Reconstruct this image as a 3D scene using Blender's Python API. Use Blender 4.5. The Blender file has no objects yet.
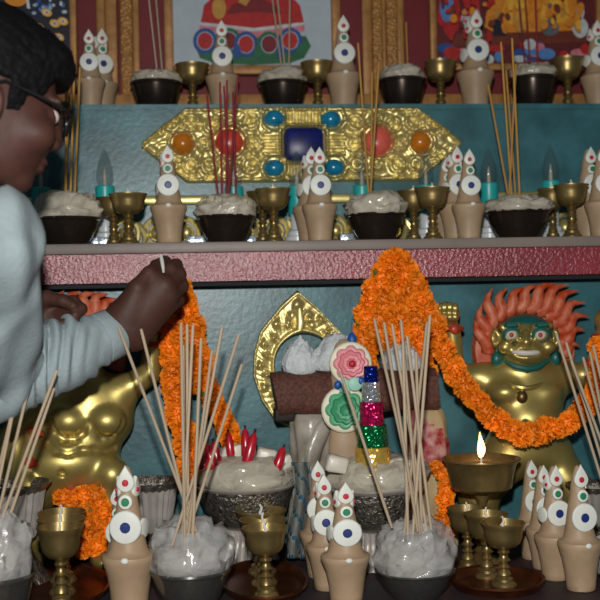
import bpy, math, random
import numpy as np
from mathutils import Vector, Matrix, noise
random.seed(7); np.random.seed(7)
S = bpy.context.scene
COL = S.collection
PI = math.pi
# ------------------------------------------------------------------ camera frame
F = 1096.0; PSI = math.radians(6.0); RHO = math.radians(1.2)
CAM = Vector((0, 0, 1.35))
_f = Vector((math.sin(PSI), math.cos(PSI), 0)); _r0 = Vector((math.cos(PSI), -math.sin(PSI), 0)); _u0 = Vector((0, 0, 1))
_r = _r0*math.cos(RHO) - _u0*math.sin(RHO); _u = _u0*math.cos(RHO) + _r0*math.sin(RHO)
def P(px, py, Y):
    d = _f + _r*((px-300)/F) + _u*((300-py)/F)
    return CAM + d*(Y/d.y)
def px(Y): return Y/F/math.cos(PSI)            # metres per photograph pixel at depth Y
def at(x, y, Y, z):
    p = P(x, y, Y); p.z = z; return p
cam = bpy.data.cameras.new('camera'); co = bpy.data.objects.new('camera', cam); COL.objects.link(co)
m = Matrix((( _r.x, _u.x, -_f.x, CAM.x), (_r.y, _u.y, -_f.y, CAM.y), (_r.z, _u.z, -_f.z, CAM.z), (0, 0, 0, 1)))
co.matrix_world = m
cam.sensor_width = 36; cam.lens = F/600*36; cam.clip_start = .05
cam.dof.use_dof = True; cam.dof.focus_distance = 1.88; cam.dof.aperture_fstop = 5.0
S.camera = co
# ------------------------------------------------------------------ materials
def lin(c):
    return tuple((x/255/12.92 if x/255 <= .04045 else ((x/255+.055)/1.055)**2.4) for x in c)
def M(name, c, rough=.5, metal=0., var=0., vs=20., bump=0., bs=60., spec=.5, c2=None, alpha=1., trans=0., vor=False, emit=None, es=1., detail=4., rnd=0., coat=0., bd=.004):
    mt = bpy.data.materials.new(name); mt.use_nodes = True
    nt = mt.node_tree; b = nt.nodes['Principled BSDF']; L = nt.links.new
    c = lin(c)
    b.inputs['Base Color'].default_value = (*c, 1); b.inputs['Roughness'].default_value = rough
    b.inputs['Metallic'].default_value = metal; b.inputs['Specular IOR Level'].default_value = spec
    b.inputs['Alpha'].default_value = alpha; b.inputs['Transmission Weight'].default_value = trans
    b.inputs['Coat Weight'].default_value = coat
    tc = nt.nodes.new('ShaderNodeTexCoord')
    if var or c2:
        n = nt.nodes.new('ShaderNodeTexNoise'); n.inputs['Scale'].default_value = vs; n.inputs['Detail'].default_value = detail
        L(tc.outputs['Object'], n.inputs['Vector'])
        r = nt.nodes.new('ShaderNodeValToRGB'); r.color_ramp.elements[0].position = .35; r.color_ramp.elements[1].position = .65
        if c2: a, d = c, lin(c2)
        else: a, d = tuple(x*(1-var) for x in c), tuple(min(1, x*(1+var)) for x in c)
        r.color_ramp.elements[0].color = (*a, 1); r.color_ramp.elements[1].color = (*d, 1)
        L(n.outputs['Fac'], r.inputs['Fac']); L(r.outputs['Color'], b.inputs['Base Color'])
        if rnd:
            oi = nt.nodes.new('ShaderNodeObjectInfo'); hs = nt.nodes.new('ShaderNodeHueSaturation')
            mr = nt.nodes.new('ShaderNodeMapRange'); mr.inputs['To Min'].default_value = 1-rnd; mr.inputs['To Max'].default_value = 1+rnd
            L(oi.outputs['Random'], mr.inputs['Value']); L(mr.outputs['Result'], hs.inputs['Value'])
            L(r.outputs['Color'], hs.inputs['Color']); L(hs.outputs['Color'], b.inputs['Base Color'])
    if bump:
        if vor:
            n = nt.nodes.new('ShaderNodeTexVoronoi'); n.inputs['Scale'].default_value = bs; o = n.outputs['Distance']
        else:
            n = nt.nodes.new('ShaderNodeTexNoise'); n.inputs['Scale'].default_value = bs; n.inputs['Detail'].default_value = 5; o = n.outputs['Fac']
        L(tc.outputs['Object'], n.inputs['Vector'])
        bp = nt.nodes.new('ShaderNodeBump'); bp.inputs['Strength'].default_value = min(1, bump); bp.inputs['Distance'].default_value = bd
        L(o, bp.inputs['Height']); L(bp.outputs['Normal'], b.inputs['Normal'])
    if emit:
        b.inputs['Emission Color'].default_value = (*lin(emit), 1); b.inputs['Emission Strength'].default_value = es
    return mt
mat = dict(
 teal=M('teal_paint', (54,102,108), .36, var=.34, vs=11, bump=.12, bs=90, detail=8),
 shadedark=M('painted_shade', (20,24,24), .8),  # near-black colour for the shade below the fascia
 fascia=M('red_gloss_paint', (142,48,56), .30, var=.12, vs=8, bump=.55, bs=170, spec=.9),
 board=M('grey_brown_board', (128,116,108), .5, var=.15, vs=6, bump=.1, bs=40),
 redwall=M('dark_red_wall', (112,16,26), .6, var=.1, vs=10),
 giltwood=M('gilt_moulding', (168,118,62), .5, .15, var=.18, vs=40, bump=.3, bs=60),
 giltbead=M('beaded_gilt', (168,118,58), .48, .2, var=.15, vs=50, bump=.7, bs=140, vor=True),
 gold=M('gold_leaf', (216,198,130), .38, .72, var=.12, vs=30, bump=.12, bs=50),
 statuegold=M('statue_gold', (188,168,98), .38, .74, var=.14, vs=18, bump=.05, bs=40),
 brass=M('brass', (152,130,82), .36, .78, var=.2, vs=30, bump=.05, bs=60),
 brassdark=M('aged_brass', (112,90,54), .4, .8, var=.25, vs=30),
 bronze=M('dark_bowl_metal', (72,62,54), .22, .8, var=.2, vs=20),
 steel=M('steel', (116,114,108), .2, .82, var=.1, vs=10),
 silver=M('engraved_silver', (128,122,112), .32, .75, var=.45, vs=110, bump=1, bs=150, bd=.006),
 silverflute=M('fluted_silver', (196,190,182), .3, .5, var=.15, vs=30),
 copper=M('copper', (108,60,36), .36, .8, var=.3, vs=22),
 dough=M('dough', (170,144,114), .5, var=.1, vs=25, bump=.1, bs=35, spec=.4),
 white=M('white_butter', (224,226,216), .5, var=.04, vs=30),
 red=M('red_dot', (192,30,44), .5), green=M('green_dot', (30,128,84), .5), blue=M('blue_dot', (24,46,112), .45), lgreen=M('pale_green_dot', (120,178,130), .5),
 wick=M('cotton_wick', (214,212,204), .8), butter=M('lamp_butter', (168,150,104), .4),
 stick=M('incense_tan', (176,156,130), .75, var=.12, vs=40, rnd=.12), stickgold=M('incense_ochre', (176,132,60), .7, var=.12, vs=40, rnd=.12),
 stickred=M('incense_red', (128,28,40), .7, var=.1, vs=40, rnd=.1),
 rice=M('rice_grain', (196,190,178), .7, var=.12, vs=160, bump=.5, bs=240),
 marigold=M('marigold_orange', (236,120,6), .6, c2=(250,150,18), vs=60, rnd=.16), sepal=M('marigold_green', (88,110,40), .7),
 string=M('string', (120,90,40), .8),
 skin=M('brown_skin', (70,42,33), .6, var=.12, vs=30, bump=.1, bs=130, spec=.35), lip=M('lip', (90,48,44), .5),
 hair=M('black_hair', (11,10,11), .7, var=.3, vs=60, bump=.5, bs=160, spec=.15),
 shirt=M('white_shirt', (150,163,166), .85, var=.04, vs=60, bump=.25, bs=150, spec=.1), trousers=M('dark_trousers', (46,48,54), .85),
 black=M('black_plastic', (14,14,15), .3), lens=M('spectacle_lens', (200,210,210), .05, alpha=.18), eyewhite=M('eye_white', (210,200,190), .4), pupil=M('pupil', (20,14,12), .2),
 turq=M('turquoise', (22,122,158), .2, var=.18, vs=60, spec=.6), coral=M('coral', (196,66,48), .3, var=.15, vs=60), coralpale=M('coral_pale', (216,96,80), .3, var=.15, vs=60),
 amber=M('amber', (192,112,22), .25, var=.12, vs=50), lapis=M('lapis', (16,24,92), .36, var=.4, vs=50, spec=.4),
 tube=M('turquoise_plastic', (38,168,164), .35), bulb=M('clear_bulb', (90,112,114), .05, alpha=.2, spec=.9), tier=M('white_tier', (200,206,206), .3), filament=M('bulb_stem', (200,190,170), .3),
 flame=M('halo_flame', (184,64,24), .5, c2=(206,116,82), vs=60), stgreen=M('green_paint', (20,92,84), .4), stwhite=M('white_paint', (214,206,198), .4), stred=M('red_paint', (176,58,34), .4, var=.2, vs=80),
 candy=M('red_foil', (186,26,44), .25, spec=.8, var=.15, vs=60), candytip=M('candy_tip', (60,16,26), .5), packet=M('white_packet', (214,206,190), .35, bump=.5, bs=30),
 fblue=M('blue_foil', (16,44,150), .18, .75, bump=.9, bs=140, vor=True), fsilver=M('silver_foil', (214,220,226), .18, .8, bump=.9, bs=140, vor=True), fpink=M('magenta_foil', (204,24,92), .18, .65, bump=.9, bs=140, vor=True),
 fgreen=M('green_foil', (20,130,76), .18, .7, bump=.9, bs=140, vor=True), fgold=M('gold_foil', (230,190,90), .22, .6, bump=.5, bs=110, vor=True),
 pink=M('pink_butter', (236,160,164), .5), pinkdeep=M('rose_butter', (224,128,138), .5), cream=M('cream_butter', (228,222,194), .5), jade=M('jade_butter', (96,178,132), .5), jadedeep=M('deep_jade', (58,148,104), .5), aqua=M('aqua_butter', (160,206,186), .5), cobalt=M('cobalt_butter', (24,84,160), .45),
 brownblock=M('brown_fibre', (92,54,42), .75, var=.4, vs=170, bump=.8, bs=190), shadeblock=M('block_end_shade', (34,24,20), .7),
 silk=M('white_silk', (112,104,88), .25, var=.22, vs=14, bump=.5, bs=24, c2=(182,176,162)),
 brocade=M('red_white_brocade', (150,16,32), .6, c2=(202,156,148), vs=60), clothcream=M('cream_cloth', (190,166,122), .7, var=.12, vs=30),
 cotton=M('white_crumbs', (206,212,212), .9, var=.1, vs=120, bump=.9, bs=110),
 tablecloth=M('dark_cloth', (40,44,48), .6, var=.3, vs=10, c2=(58,34,40)), tablewood=M('table_wood', (70,44,30), .6, var=.2, vs=12),
 floor=M('floor_tile', (110,100,92), .6, var=.15, vs=4), foilblock=M('silver_foil_block', (190,206,220), .25, .6, bump=.8, bs=60),
 stripe_w=M('white_cotton', (120,122,116), .8), stripe_t=M('teal_stripe', (30,92,120), .8),
 canvas=M('icon_ground', (176,188,196), .6, var=.05, vs=20))
# painting colours
pc = {k: M('paint_'+k, v, .6, var=.15, vs=50) for k, v in dict(red=(176,26,22), deep=(120,14,20), green=(30,100,62), blue=(30,74,140), pale=(196,200,200), gold=(190,140,60), orange=(216,134,28), yellow=(226,170,50),
      maroon=(96,22,26), navy=(18,22,44), pink=(206,120,130), sky=(80,130,190), grey=(96,98,104), brown=(110,44,22), dots=(150,180,200)).items()}
def plastic_mat(nm, col, lo, hi):
    mt = bpy.data.materials.new(nm); mt.use_nodes = True; nt = mt.node_tree; L = nt.links.new
    b = nt.nodes['Principled BSDF']; out = nt.nodes['Material Output']
    b.inputs['Base Color'].default_value = (*lin(col), 1); b.inputs['Roughness'].default_value = .18; b.inputs['Specular IOR Level'].default_value = .8
    tc = nt.nodes.new('ShaderNodeTexCoord'); n = nt.nodes.new('ShaderNodeTexNoise'); n.inputs['Scale'].default_value = 26; n.inputs['Detail'].default_value = 3; n.inputs['Distortion'].default_value = 1.2
    L(tc.outputs['Object'], n.inputs['Vector'])
    bp = nt.nodes.new('ShaderNodeBump'); bp.inputs['Strength'].default_value = .6; bp.inputs['Distance'].default_value = .008; L(n.outputs['Fac'], bp.inputs['Height']); L(bp.outputs['Normal'], b.inputs['Normal'])
    tr = nt.nodes.new('ShaderNodeBsdfTransparent'); mx = nt.nodes.new('ShaderNodeMixShader')
    r = nt.nodes.new('ShaderNodeMapRange'); r.inputs['From Min'].default_value = .3; r.inputs['From Max'].default_value = .7; r.inputs['To Min'].default_value = lo; r.inputs['To Max'].default_value = hi
    L(n.outputs['Fac'], r.inputs['Value']); L(r.outputs['Result'], mx.inputs['Fac']); L(tr.outputs[0], mx.inputs[1]); L(b.outputs[0], mx.inputs[2]); L(mx.outputs[0], out.inputs['Surface'])
    return mt
mat['plastic'] = plastic_mat('clear_plastic', (190,188,184), .38, .8); mat['milky'] = plastic_mat('milky_plastic', (206,198,178), .6, .96)
# ------------------------------------------------------------------ mesh helpers
class MB:
    def __init__(s): s.v = []; s.f = []; s.mi = []; s.mats = []
    def mid(s, m):
        m = mat[m] if isinstance(m, str) else m
        if m not in s.mats: s.mats.append(m)
        return s.mats.index(m)
    def add(s, V, Fs, m):
        o = len(s.v); k = s.mid(m)
        s.v.extend([tuple(v) for v in V])
        for f in Fs: s.f.append(tuple(i+o for i in f)); s.mi.append(k)
        return s
    def box(s, c, d, m, R=None, bev=0.):
        c = Vector(c); hx, hy, hz = [x/2 for x in d]
        if bev:
            b = min(bev, hx*.9, hy*.9, hz*.9); V = []; Fs = []
            # rounded box: three-level grid per axis
            def lv(h): return (-h, -h+b, h-b, h)
            xs, ys, zs = lv(hx), lv(hy), lv(hz); idx = {}
            def vid(i, j, k):
                if (i, j, k) not in idx:
                    p = Vector((xs[i], ys[j], zs[k]))
                    q = Vector((max(-hx+b, min(hx-b, p.x)), max(-hy+b, min(hy-b, p.y)), max(-hz+b, min(hz-b, p.z))))
                    dd = p-q
                    if dd.length > 1e-9: p = q + dd.normalized()*b
                    idx[(i, j, k)] = len(V); V.append(p)
                return idx[(i, j, k)]
            for i in range(3):
                for j in range(3):
                    Fs += [(vid(i,j,0), vid(i,j+1,0), vid(i+1,j+1,0), vid(i+1,j,0)), (vid(i,j,3), vid(i+1,j,3), vid(i+1,j+1,3), vid(i,j+1,3)),
                           (vid(i,0,j), vid(i+1,0,j), vid(i+1,0,j+1), vid(i,0,j+1)), (vid(i,3,j), vid(i,3,j+1), vid(i+1,3,j+1), vid(i+1,3,j)),
                           (vid(0,i,j), vid(0,i,j+1), vid(0,i+1,j+1), vid(0,i+1,j)), (vid(3,i,j), vid(3,i+1,j), vid(3,i+1,j+1), vid(3,i,j+1))]
        else:
            V = [Vector((x, y, z)) for x in (-hx, hx) for y in (-hy, hy) for z in (-hz, hz)]
            Fs = [(0,1,3,2), (4,6,7,5), (0,4,5,1), (2,3,7,6), (0,2,6,4), (1,5,7,3)]
        if R: V = [R @ v for v in V]
        return s.add([v + c for v in V], Fs, m)
    def lathe(s, prof, m, n=32, c=(0,0,0), mod=None, sx=1, sy=1, R=None):
        V = []; Fs = []; rings = []
        c = Vector(c)
        for (r, z) in prof:
            if r <= 1e-6: rings.append([len(V)]); V.append(Vector((0, 0, z)))
            else:
                rg = []
                for i in range(n):
                    a = 2*PI*i/n; q = r*(mod(a, z) if mod else 1)
                    rg.append(len(V)); V.append(Vector((q*math.cos(a)*sx, q*math.sin(a)*sy, z)))
                rings.append(rg)
        for a, b in zip(rings, rings[1:]):
            if len(a) == 1 and len(b) == 1: continue
            for i in range(n):
                j = (i+1) % n
                if len(a) == 1: Fs.append((a[0], b[j], b[i]))
                elif len(b) == 1: Fs.append((a[i], a[j], b[0]))
                else: Fs.append((a[i], a[j], b[j], b[i]))
        if R: V = [R @ v for v in V]
        return s.add([v+c for v in V], Fs, m)
    def tube(s, pts, rs, m, n=8, flat=1., up=None):
        pts = [Vector(p) for p in pts]
        if not hasattr(rs, '__len__'): rs = [rs]*len(pts)
        V = []; Fs = []; prev = None
        for i, p in enumerate(pts):
            t = (pts[min(i+1, len(pts)-1)] - pts[max(i-1, 0)]).normalized()
            if up is not None: x = t.cross(Vector(up)).normalized()
            else:
                ref = prev if prev is not None else (Vector((0, 0, 1)) if abs(t.z) < .9 else Vector((1, 0, 0)))
                x = (ref - t*ref.dot(t)).normalized()
            y = t.cross(x); prev = x
            for k in range(n):
                a = 2*PI*k/n; V.append(p + (x*math.cos(a) + y*math.sin(a)*flat)*rs[i])
        for i in range(len(pts)-1):
            for k in range(n): Fs.append((i*n+k, i*n+(k+1) % n, (i+1)*n+(k+1) % n, (i+1)*n+k))
        a = len(V); V.append(pts[0]); V.append(pts[-1]); e = (len(pts)-1)*n
        for k in range(n): Fs.append((a, (k+1) % n, k)); Fs.append((a+1, e+k, e+(k+1) % n))
        return s.add(V, Fs, m)
    def ball(s, c, r, m, n=16, k=10, R=None):
        if not hasattr(r, '__len__'): r = (r, r, r)
        c = Vector(c); V = []
        prof = [(math.sin(PI*i/k), -math.cos(PI*i/k)) for i in range(k+1)]
        prof[0] = (0, -1); prof[-1] = (0, 1)
        o = MB(); o.mats = s.mats; o.lathe(prof, m, n)
        V = [Vector((v[0]*r[0], v[1]*r[1], v[2]*r[2])) for v in o.v]
        if R: V = [R @ v for v in V]
        return s.add([v+c for v in V], o.f, m)
    def poly(s, pts, depth, m):      # outline (3D points in one plane) given a thickness vector
        n = len(pts); pts = [Vector(p) for p in pts]; d = Vector(depth)
        V = pts + [p+d for p in pts]
        return s.add(V, [tuple(range(n)), tuple(range(2*n-1, n-1, -1))] + [(i, i+n, (i+1) % n+n, (i+1) % n) for i in range(n)], m)
    def obj(s, name, parent=None, loc=None, world=False, sharp=40, smooth=True):
        V = s.v
        if world and parent is not None: L0 = parent.location; V = [(v[0]-L0.x, v[1]-L0.y, v[2]-L0.z) for v in V]
        me = bpy.data.meshes.new(name); me.from_pydata(V, [], s.f)
        for mm in s.mats: me.materials.append(mm)
        me.polygons.foreach_set('material_index', s.mi)
        me.update()
        if smooth:
            me.polygons.foreach_set('use_smooth', [True]*len(s.f))
            if sharp: me.set_sharp_from_angle(angle=math.radians(sharp))
        o = bpy.data.objects.new(name, me); COL.objects.link(o)
        if parent is not None: o.parent = parent
        if loc is not None: o.location = loc
        return o
def tag(o, label=None, cat=None, group=None, kind=None):
    if label: o['label'] = label
    if cat: o['category'] = cat
    if group: o['group'] = group
    if kind: o['kind'] = kind
    return o
def thing(name, label, cat, loc=(0, 0, 0), group=None):
    o = bpy.data.objects.new(name, None); COL.objects.link(o); o.location = loc; o.empty_display_size = .02
    return tag(o, label, cat, group)
def world_top(o, loc):     # re-bases a world-coordinate mesh object on a base point
    loc = Vector(loc)
    o.data.transform(Matrix.Translation(-loc)); o.location = loc; return o
def dup(root, loc=None, rot=None, scale=None, label=None, group=None):
    c = root.copy(); COL.objects.link(c)
    if loc is not None: c.location = loc
    if rot is not None: c.rotation_euler = rot
    if scale is not None: c.scale = scale
    if label: c['label'] = label
    if group: c['group'] = group
    def rec(a, b):
        for ch in kids.get(a.name, []):
            d = ch.copy(); COL.objects.link(d); d.parent = b; rec(ch, d)
    kids = {}
    for o in list(COL.objects):
        if o.parent: kids.setdefault(o.parent.name, []).append(o)
    rec(root, c)
    return c
def kill(root):
    for o in [o for o in COL.objects if o.parent == root]: kill(o)
    bpy.data.objects.remove(root)
# ------------------------------------------------------------------ blended solids (statues, body, cloth)
class SDF:
    def __init__(s, lo, hi, res):
        s.res = res; s.ax = [np.arange(lo[i], hi[i]+res, res, dtype=np.float32) for i in range(3)]
        s.D = np.full([len(a) for a in s.ax], .2, np.float32)
    def sl(s, lo, hi):
        o = []
        for i in range(3):
            a = int(np.searchsorted(s.ax[i], lo[i])); b = int(np.searchsorted(s.ax[i], hi[i])); o.append(slice(max(0, a-1), b+1))
        return tuple(o)
    def grid(s, q):
        return s.ax[0][q[0]][:, None, None], s.ax[1][q[1]][None, :, None], s.ax[2][q[2]][None, None, :]
    def comb(s, q, d, k, sub):
        a = s.D[q]
        if sub: d = -d; s.D[q] = np.maximum(a, d) + np.maximum(k-np.abs(a-d), 0)**2/(4*k)
        else: s.D[q] = np.minimum(a, d) - np.maximum(k-np.abs(a-d), 0)**2/(4*k)
    def ell(s, c, r, k=.01, sub=False, R=None):
        c = Vector(c); e = max(r)*1.0 + k + .02
        q = s.sl([x-e for x in c], [x+e for x in c]); X, Y, Z = s.grid(q)
        if X.size*Y.size*Z.size == 0: return s
        x, y, z = X-c.x, Y-c.y, Z-c.z
        if R is not None:      # R columns: local axes in world
            x, y, z = (R[0][0]*x+R[1][0]*y+R[2][0]*z), (R[0][1]*x+R[1][1]*y+R[2][1]*z), (R[0][2]*x+R[1][2]*y+R[2][2]*z)
        k0 = np.sqrt((x/r[0])**2+(y/r[1])**2+(z/r[2])**2)+1e-6; k1 = np.sqrt((x/r[0]**2)**2+(y/r[1]**2)**2+(z/r[2]**2)**2)+1e-6
        s.comb(q, k0*(k0-1)/k1, k, sub); return s
    def cone(s, a, ra, b, rb, k=.01, sub=False):
        a = Vector(a); b = Vector(b); e = max(ra, rb)+k+.02
        q = s.sl([min(a[i], b[i])-e for i in range(3)], [max(a[i], b[i])+e for i in range(3)]); X, Y, Z = s.grid(q)
        if X.size*Y.size*Z.size == 0: return s
        d = b-a; L2 = d.length_squared+1e-12
        t = np.clip(((X-a.x)*d.x+(Y-a.y)*d.y+(Z-a.z)*d.z)/L2, 0, 1)
        D = np.sqrt((X-a.x-t*d.x)**2+(Y-a.y-t*d.y)**2+(Z-a.z-t*d.z)**2) - (ra+(rb-ra)*t)
        s.comb(q, D, k, sub); return s
    def warp(s, fn):
        X, Y, Z = s.grid((slice(None),)*3); s.D += fn(X, Y, Z).astype(np.float32); return s
    def mesh(s):
        D = s.D; n = D.shape; ins = D < 0
        cnt = np.zeros([k-1 for k in n], np.int8)
        for i in (0, 1):
            for j in (0, 1):
                for k in (0, 1): cnt += ins[i:n[0]-1+i, j:n[1]-1+j, k:n[2]-1+k]
        act = (cnt > 0) & (cnt < 8); I, J, K = np.nonzero(act)
        idx = -np.ones(act.shape, np.int64); idx[I, J, K] = np.arange(len(I))
        acc = np.zeros((len(I), 3)); w = np.zeros(len(I))
        cor = [(i, j, k) for i in (0, 1) for j in (0, 1) for k in (0, 1)]
        val = {c: D[I+c[0], J+c[1], K+c[2]] for c in cor}
        for a in cor:
            for ax in range(3):
                if a[ax]: continue
                b = list(a); b[ax] = 1; b = tuple(b); va, vb = val[a], val[b]
                x = (va < 0) != (vb < 0); t = np.where(x, va/np.where(x, va-vb, 1), 0)
                p = np.array(a, float)[None, :].repeat(len(I), 0); p[:, ax] += t
                acc += p*x[:, None]; w += x
        V = acc/w[:, None] + np.stack([I, J, K], 1); V *= s.res; V += np.array([a[0] for a in s.ax])
        Fs = []
        for ax in range(3):
            sa = [slice(None)]*3; sb = [slice(None)]*3; sa[ax] = slice(0, n[ax]-1); sb[ax] = slice(1, n[ax])
            A, B = ins[tuple(sa)], ins[tuple(sb)]; o1, o2 = [(1, 2), (2, 0), (0, 1)][ax]
            for flip, mk in ((False, A & ~B), (True, ~A & B)):
                E = np.stack(np.nonzero(mk), 1)
                ok = (E[:, o1] > 0) & (E[:, o2] > 0) & (E[:, o1] < n[o1]-1) & (E[:, o2] < n[o2]-1); E = E[ok]
                def g(d1, d2):
                    Q = E.copy(); Q[:, o1] -= d1; Q[:, o2] -= d2; return idx[Q[:, 0], Q[:, 1], Q[:, 2]]
                q = np.stack([g(1, 1), g(0, 1), g(0, 0), g(1, 0)], 1)
                if flip: q = q[:, ::-1]
                Fs.append(q)
        Fs = np.concatenate(Fs); return V, Fs
    def into(s, mb, m, T=None):
        V, Fs = s.mesh()
        if T is not None:
            T = np.array(T); V = V @ T[:3, :3].T + T[:3, 3]
        return mb.add(V.tolist(), Fs.tolist(), m)
# ------------------------------------------------------------------ setting
Z_T = P(300, 600, 1.78).z                 # offering table top
Z_M = P(300, 240.5, 2.10).z; Z_U = P(300, 104.5, 2.40).z
XL, XR = -1.15, 1.75
mb = MB().box((.3, 1.2, -.05), (5, 4.2, .1), 'floor'); tag(world_top(mb.obj('floor', smooth=False), (.3, 1.2, 0)), kind='structure')
mb = MB().box((.3, 2.75, 1.4), (5, .1, 2.8), 'redwall'); tag(world_top(mb.obj('wall_back', smooth=False), (.3, 2.75, 0)), kind='structure')
def trim(n, x0, x1, z0, z1, y, d, m, beads=False):
    b = MB(); b.box(((x0+x1)/2, y, (z0+z1)/2), (x1-x0, d, z1-z0), m, bev=.004)
    tag(world_top(b.obj('trim_%d' % n), ((x0+x1)/2, y, z0)), kind='structure')
YW = 2.69
def X(p, Y=YW): return P(p, 50, Y).x
ztop = P(300, -60, YW).z
tn = 1
for a, b_, m_, d in ((97, 106, 'giltwood', .02), (106, 118, 'giltwood', .035), (121, 133, 'giltbead', .035), (133, 140, 'giltwood', .02),
                     (362, 372, 'giltwood', .02), (372, 382, 'giltbead', .03), (382, 386, 'giltwood', .02), (386, 397, 'giltbead', .03), (397, 404, 'giltwood', .02)):
    trim(tn, X(a), X(b_), Z_U, ztop, YW, d, m_); tn += 1
# ------------------------------------------------------------------ altar (one fixed carcass)
altar = thing('shrine_altar', 'stepped teal and red painted wooden altar behind the offering table', 'altar', (.3, 2.4, 0))
def apart(name, b, **k): return b.obj(name, altar, world=True, **k)
zf0 = P(300, 251, 2.10).z; zf1 = P(300, 279.5, 2.10).z
apart('shelf_board', MB().box(((XL+XR)/2, 2.275, (Z_M+zf0)/2), (XR-XL, .36, Z_M-zf0), 'board', bev=.003))
apart('red_fascia', MB().box(((XL+XR)/2, 2.125, (zf0+zf1)/2), (XR-XL, .035, zf0-zf1), 'fascia'))
apart('painted_shadow_strip', MB().box(((XL+XR)/2, 2.15, zf1-.004), (XR-XL, .04, .010), 'shadedark'))  # dark strip standing in for the shadow under the fascia
apart('lower_panel', MB().box(((XL+XR)/2, 2.225, zf0/2), (XR-XL, .03, zf0), 'teal'))
apart('upper_panel', MB().box(((XL+XR)/2, 2.415, (Z_U-.008+Z_M)/2), (XR-XL, .03, Z_U-.008-Z_M), 'teal'))
apart('top_ledge', MB().box(((XL+XR)/2, 2.56, Z_U-.006), (XR-XL, .33, .012), 'teal'))
zl = P(300, 95, 2.66).z
apart('gilt_kerb', MB().box(((XL+XR)/2, 2.655, (Z_U+zl)/2), (XR-XL, .02, zl-Z_U), 'giltwood', bev=.003))
# gilt scroll moulding along the foot of the upper panel
b = MB(); z0, z1 = Z_M, P(300, 194, 2.38).z
b.box(((XL+XR)/2, 2.393, (z1+z1-.02)/2), (XR-XL, .03, .02), 'gold', bev=.006)

for i in range(44):
    x = XL+.05+i*(XR-XL-.1)/43
    b.ball((x, 2.392, z0+.036), (.017, .020, .019), 'gold', 12, 8)
    b.tube([(x+.026*math.cos(2*PI*k/18), 2.390, z0+.036+.030*math.sin(2*PI*k/18)) for k in range(19)], .0065, 'gold', 7)
    b.tube([(x+.033+.010*math.sin(k*.8), 2.388, z0+.006+.011*k) for k in range(6)], [.004,.007,.008,.008,.007,.004], 'gold', 7)
apart('gilt_scroll_moulding', b)
# ------------------------------------------------------------------ jewelled plaque (relief over a stretched hexagon)
def plaque():
    Y = 2.40; s = px(Y)
    root = thing('jewelled_plaque', 'long gilded hexagonal plaque set with coloured stones on the upper teal panel', 'plaque', P(303, 145, Y))
    xs = np.linspace(143, 463, 400); vs = np.linspace(-1, 1, 100)
    def H(x): return 1.5+36*np.clip(np.minimum((x-141)/46, (465-x)/46), 0, 1)
    U, Vv = np.meshgrid(xs, vs, indexing='ij'); Hh = H(U); ZZ = Vv*Hh
    def boss(cx, cy, r, a): 
        d = np.sqrt((U-cx)**2+(ZZ-(144.5-cy))**2); return a*np.exp(-((d-r)/2.0)**2)+a*.9*np.exp(-(d/2.3)**2)
    h = np.zeros_like(U)
    bs = [(173,123,7),(192,123,7),(212,126,7),(251,123,7),(190,165,7),(209,166,7),(250,165,8),(160,130,5),(164,156,5),(172,165,5),(229,164,5),(229,120,5),(205,144,6),(253,144,7)]
    for cx, cy, r in bs:
        for q in (cx, 606-cx): h += boss(q, cy, r, 3.4)
    for (gx, gy, r) in ((183,143,13),(229,142,18),(274,119,13),(274,168,13)):
        for q in (gx, 606-gx):
            d = np.sqrt((U-q)**2+(ZZ-(144.5-gy))**2); h += 2.4*np.exp(-((d-r)/1.8)**2)
    q = np.maximum(np.abs(U-303)/21, np.abs(ZZ)/17)
    flute = (np.abs(U-303) < 24)*(np.abs(ZZ) > 18)*np.abs(np.sin((U-303)*PI/6.4)) + (np.abs(U-303) > 23)*(np.abs(U-303) < 42)*(np.abs(ZZ) < 13)*np.abs(np.sin(ZZ*PI/6.4))
    h += 3.2*flute + 2.2*np.exp(-((q-1.1)/.08)**2)
    nz = np.array([[noise.noise((u*.085, z*.085, 2.)) for z in zz] for u, zz in zip(xs, ZZ)])
    h += 1.3*np.abs(nz)*(q > 1.3) + .9*np.sin(U*.40+3*nz)*np.sin(ZZ*.42-2*nz)*(q > 1.9)
    e = np.minimum(1-np.abs(Vv), 1)*Hh; h += 2.2*np.exp(-((e-3)/1.5)**2)
    h = 5+h; h[:, 0] = h[:, -1] = 0; h[0, :] = h[-1, :] = 0
    c = root.location; V = []
    for i in range(400):
        for j in range(100): V.append(((xs[i]-303)*s, -h[i, j]*s, ZZ[i, j]*s))
    Fs = [(i*100+j, (i+1)*100+j, (i+1)*100+j+1, i*100+j+1) for i in range(399) for j in range(99)]
    R = Matrix.Rotation(0, 3, 'Y')
    MB().add(V, Fs, 'gold').obj('gilt_relief', root, sharp=0)
    def st(name, x, y, r, m, sq=False):
        b = MB(); c = ((x-303)*s, -6*s, (144.5-y)*s)
        if sq: b.box(c, (r[0]*2*s, 16*s, r[1]*2*s), m, bev=6.5*s)
        else: b.ball(c, (r[0]*s, 8*s if r[0] > 11 else 9*s, r[1]*s), m, 20, 14)
        return b.obj(name, root)
    st('lapis_stone', 303, 144.5, (20, 16.5), 'lapis', True)
    for x, y, t in ((274,119,-.3),(331,120,.3),(273,168,.2),(333,168,-.2)): st('turquoise_stone', x, y, (10.5, 8.5), 'turq')
    st('coral_stone', 229, 142, (14, 13.5), 'coral'); st('coral_stone', 378, 142, (14, 14.5), 'coralpale')
    for x in (183.5, 421.5): st('amber_bead', x, 143, (10.5, 10.5), 'amber')
plaque()
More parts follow.
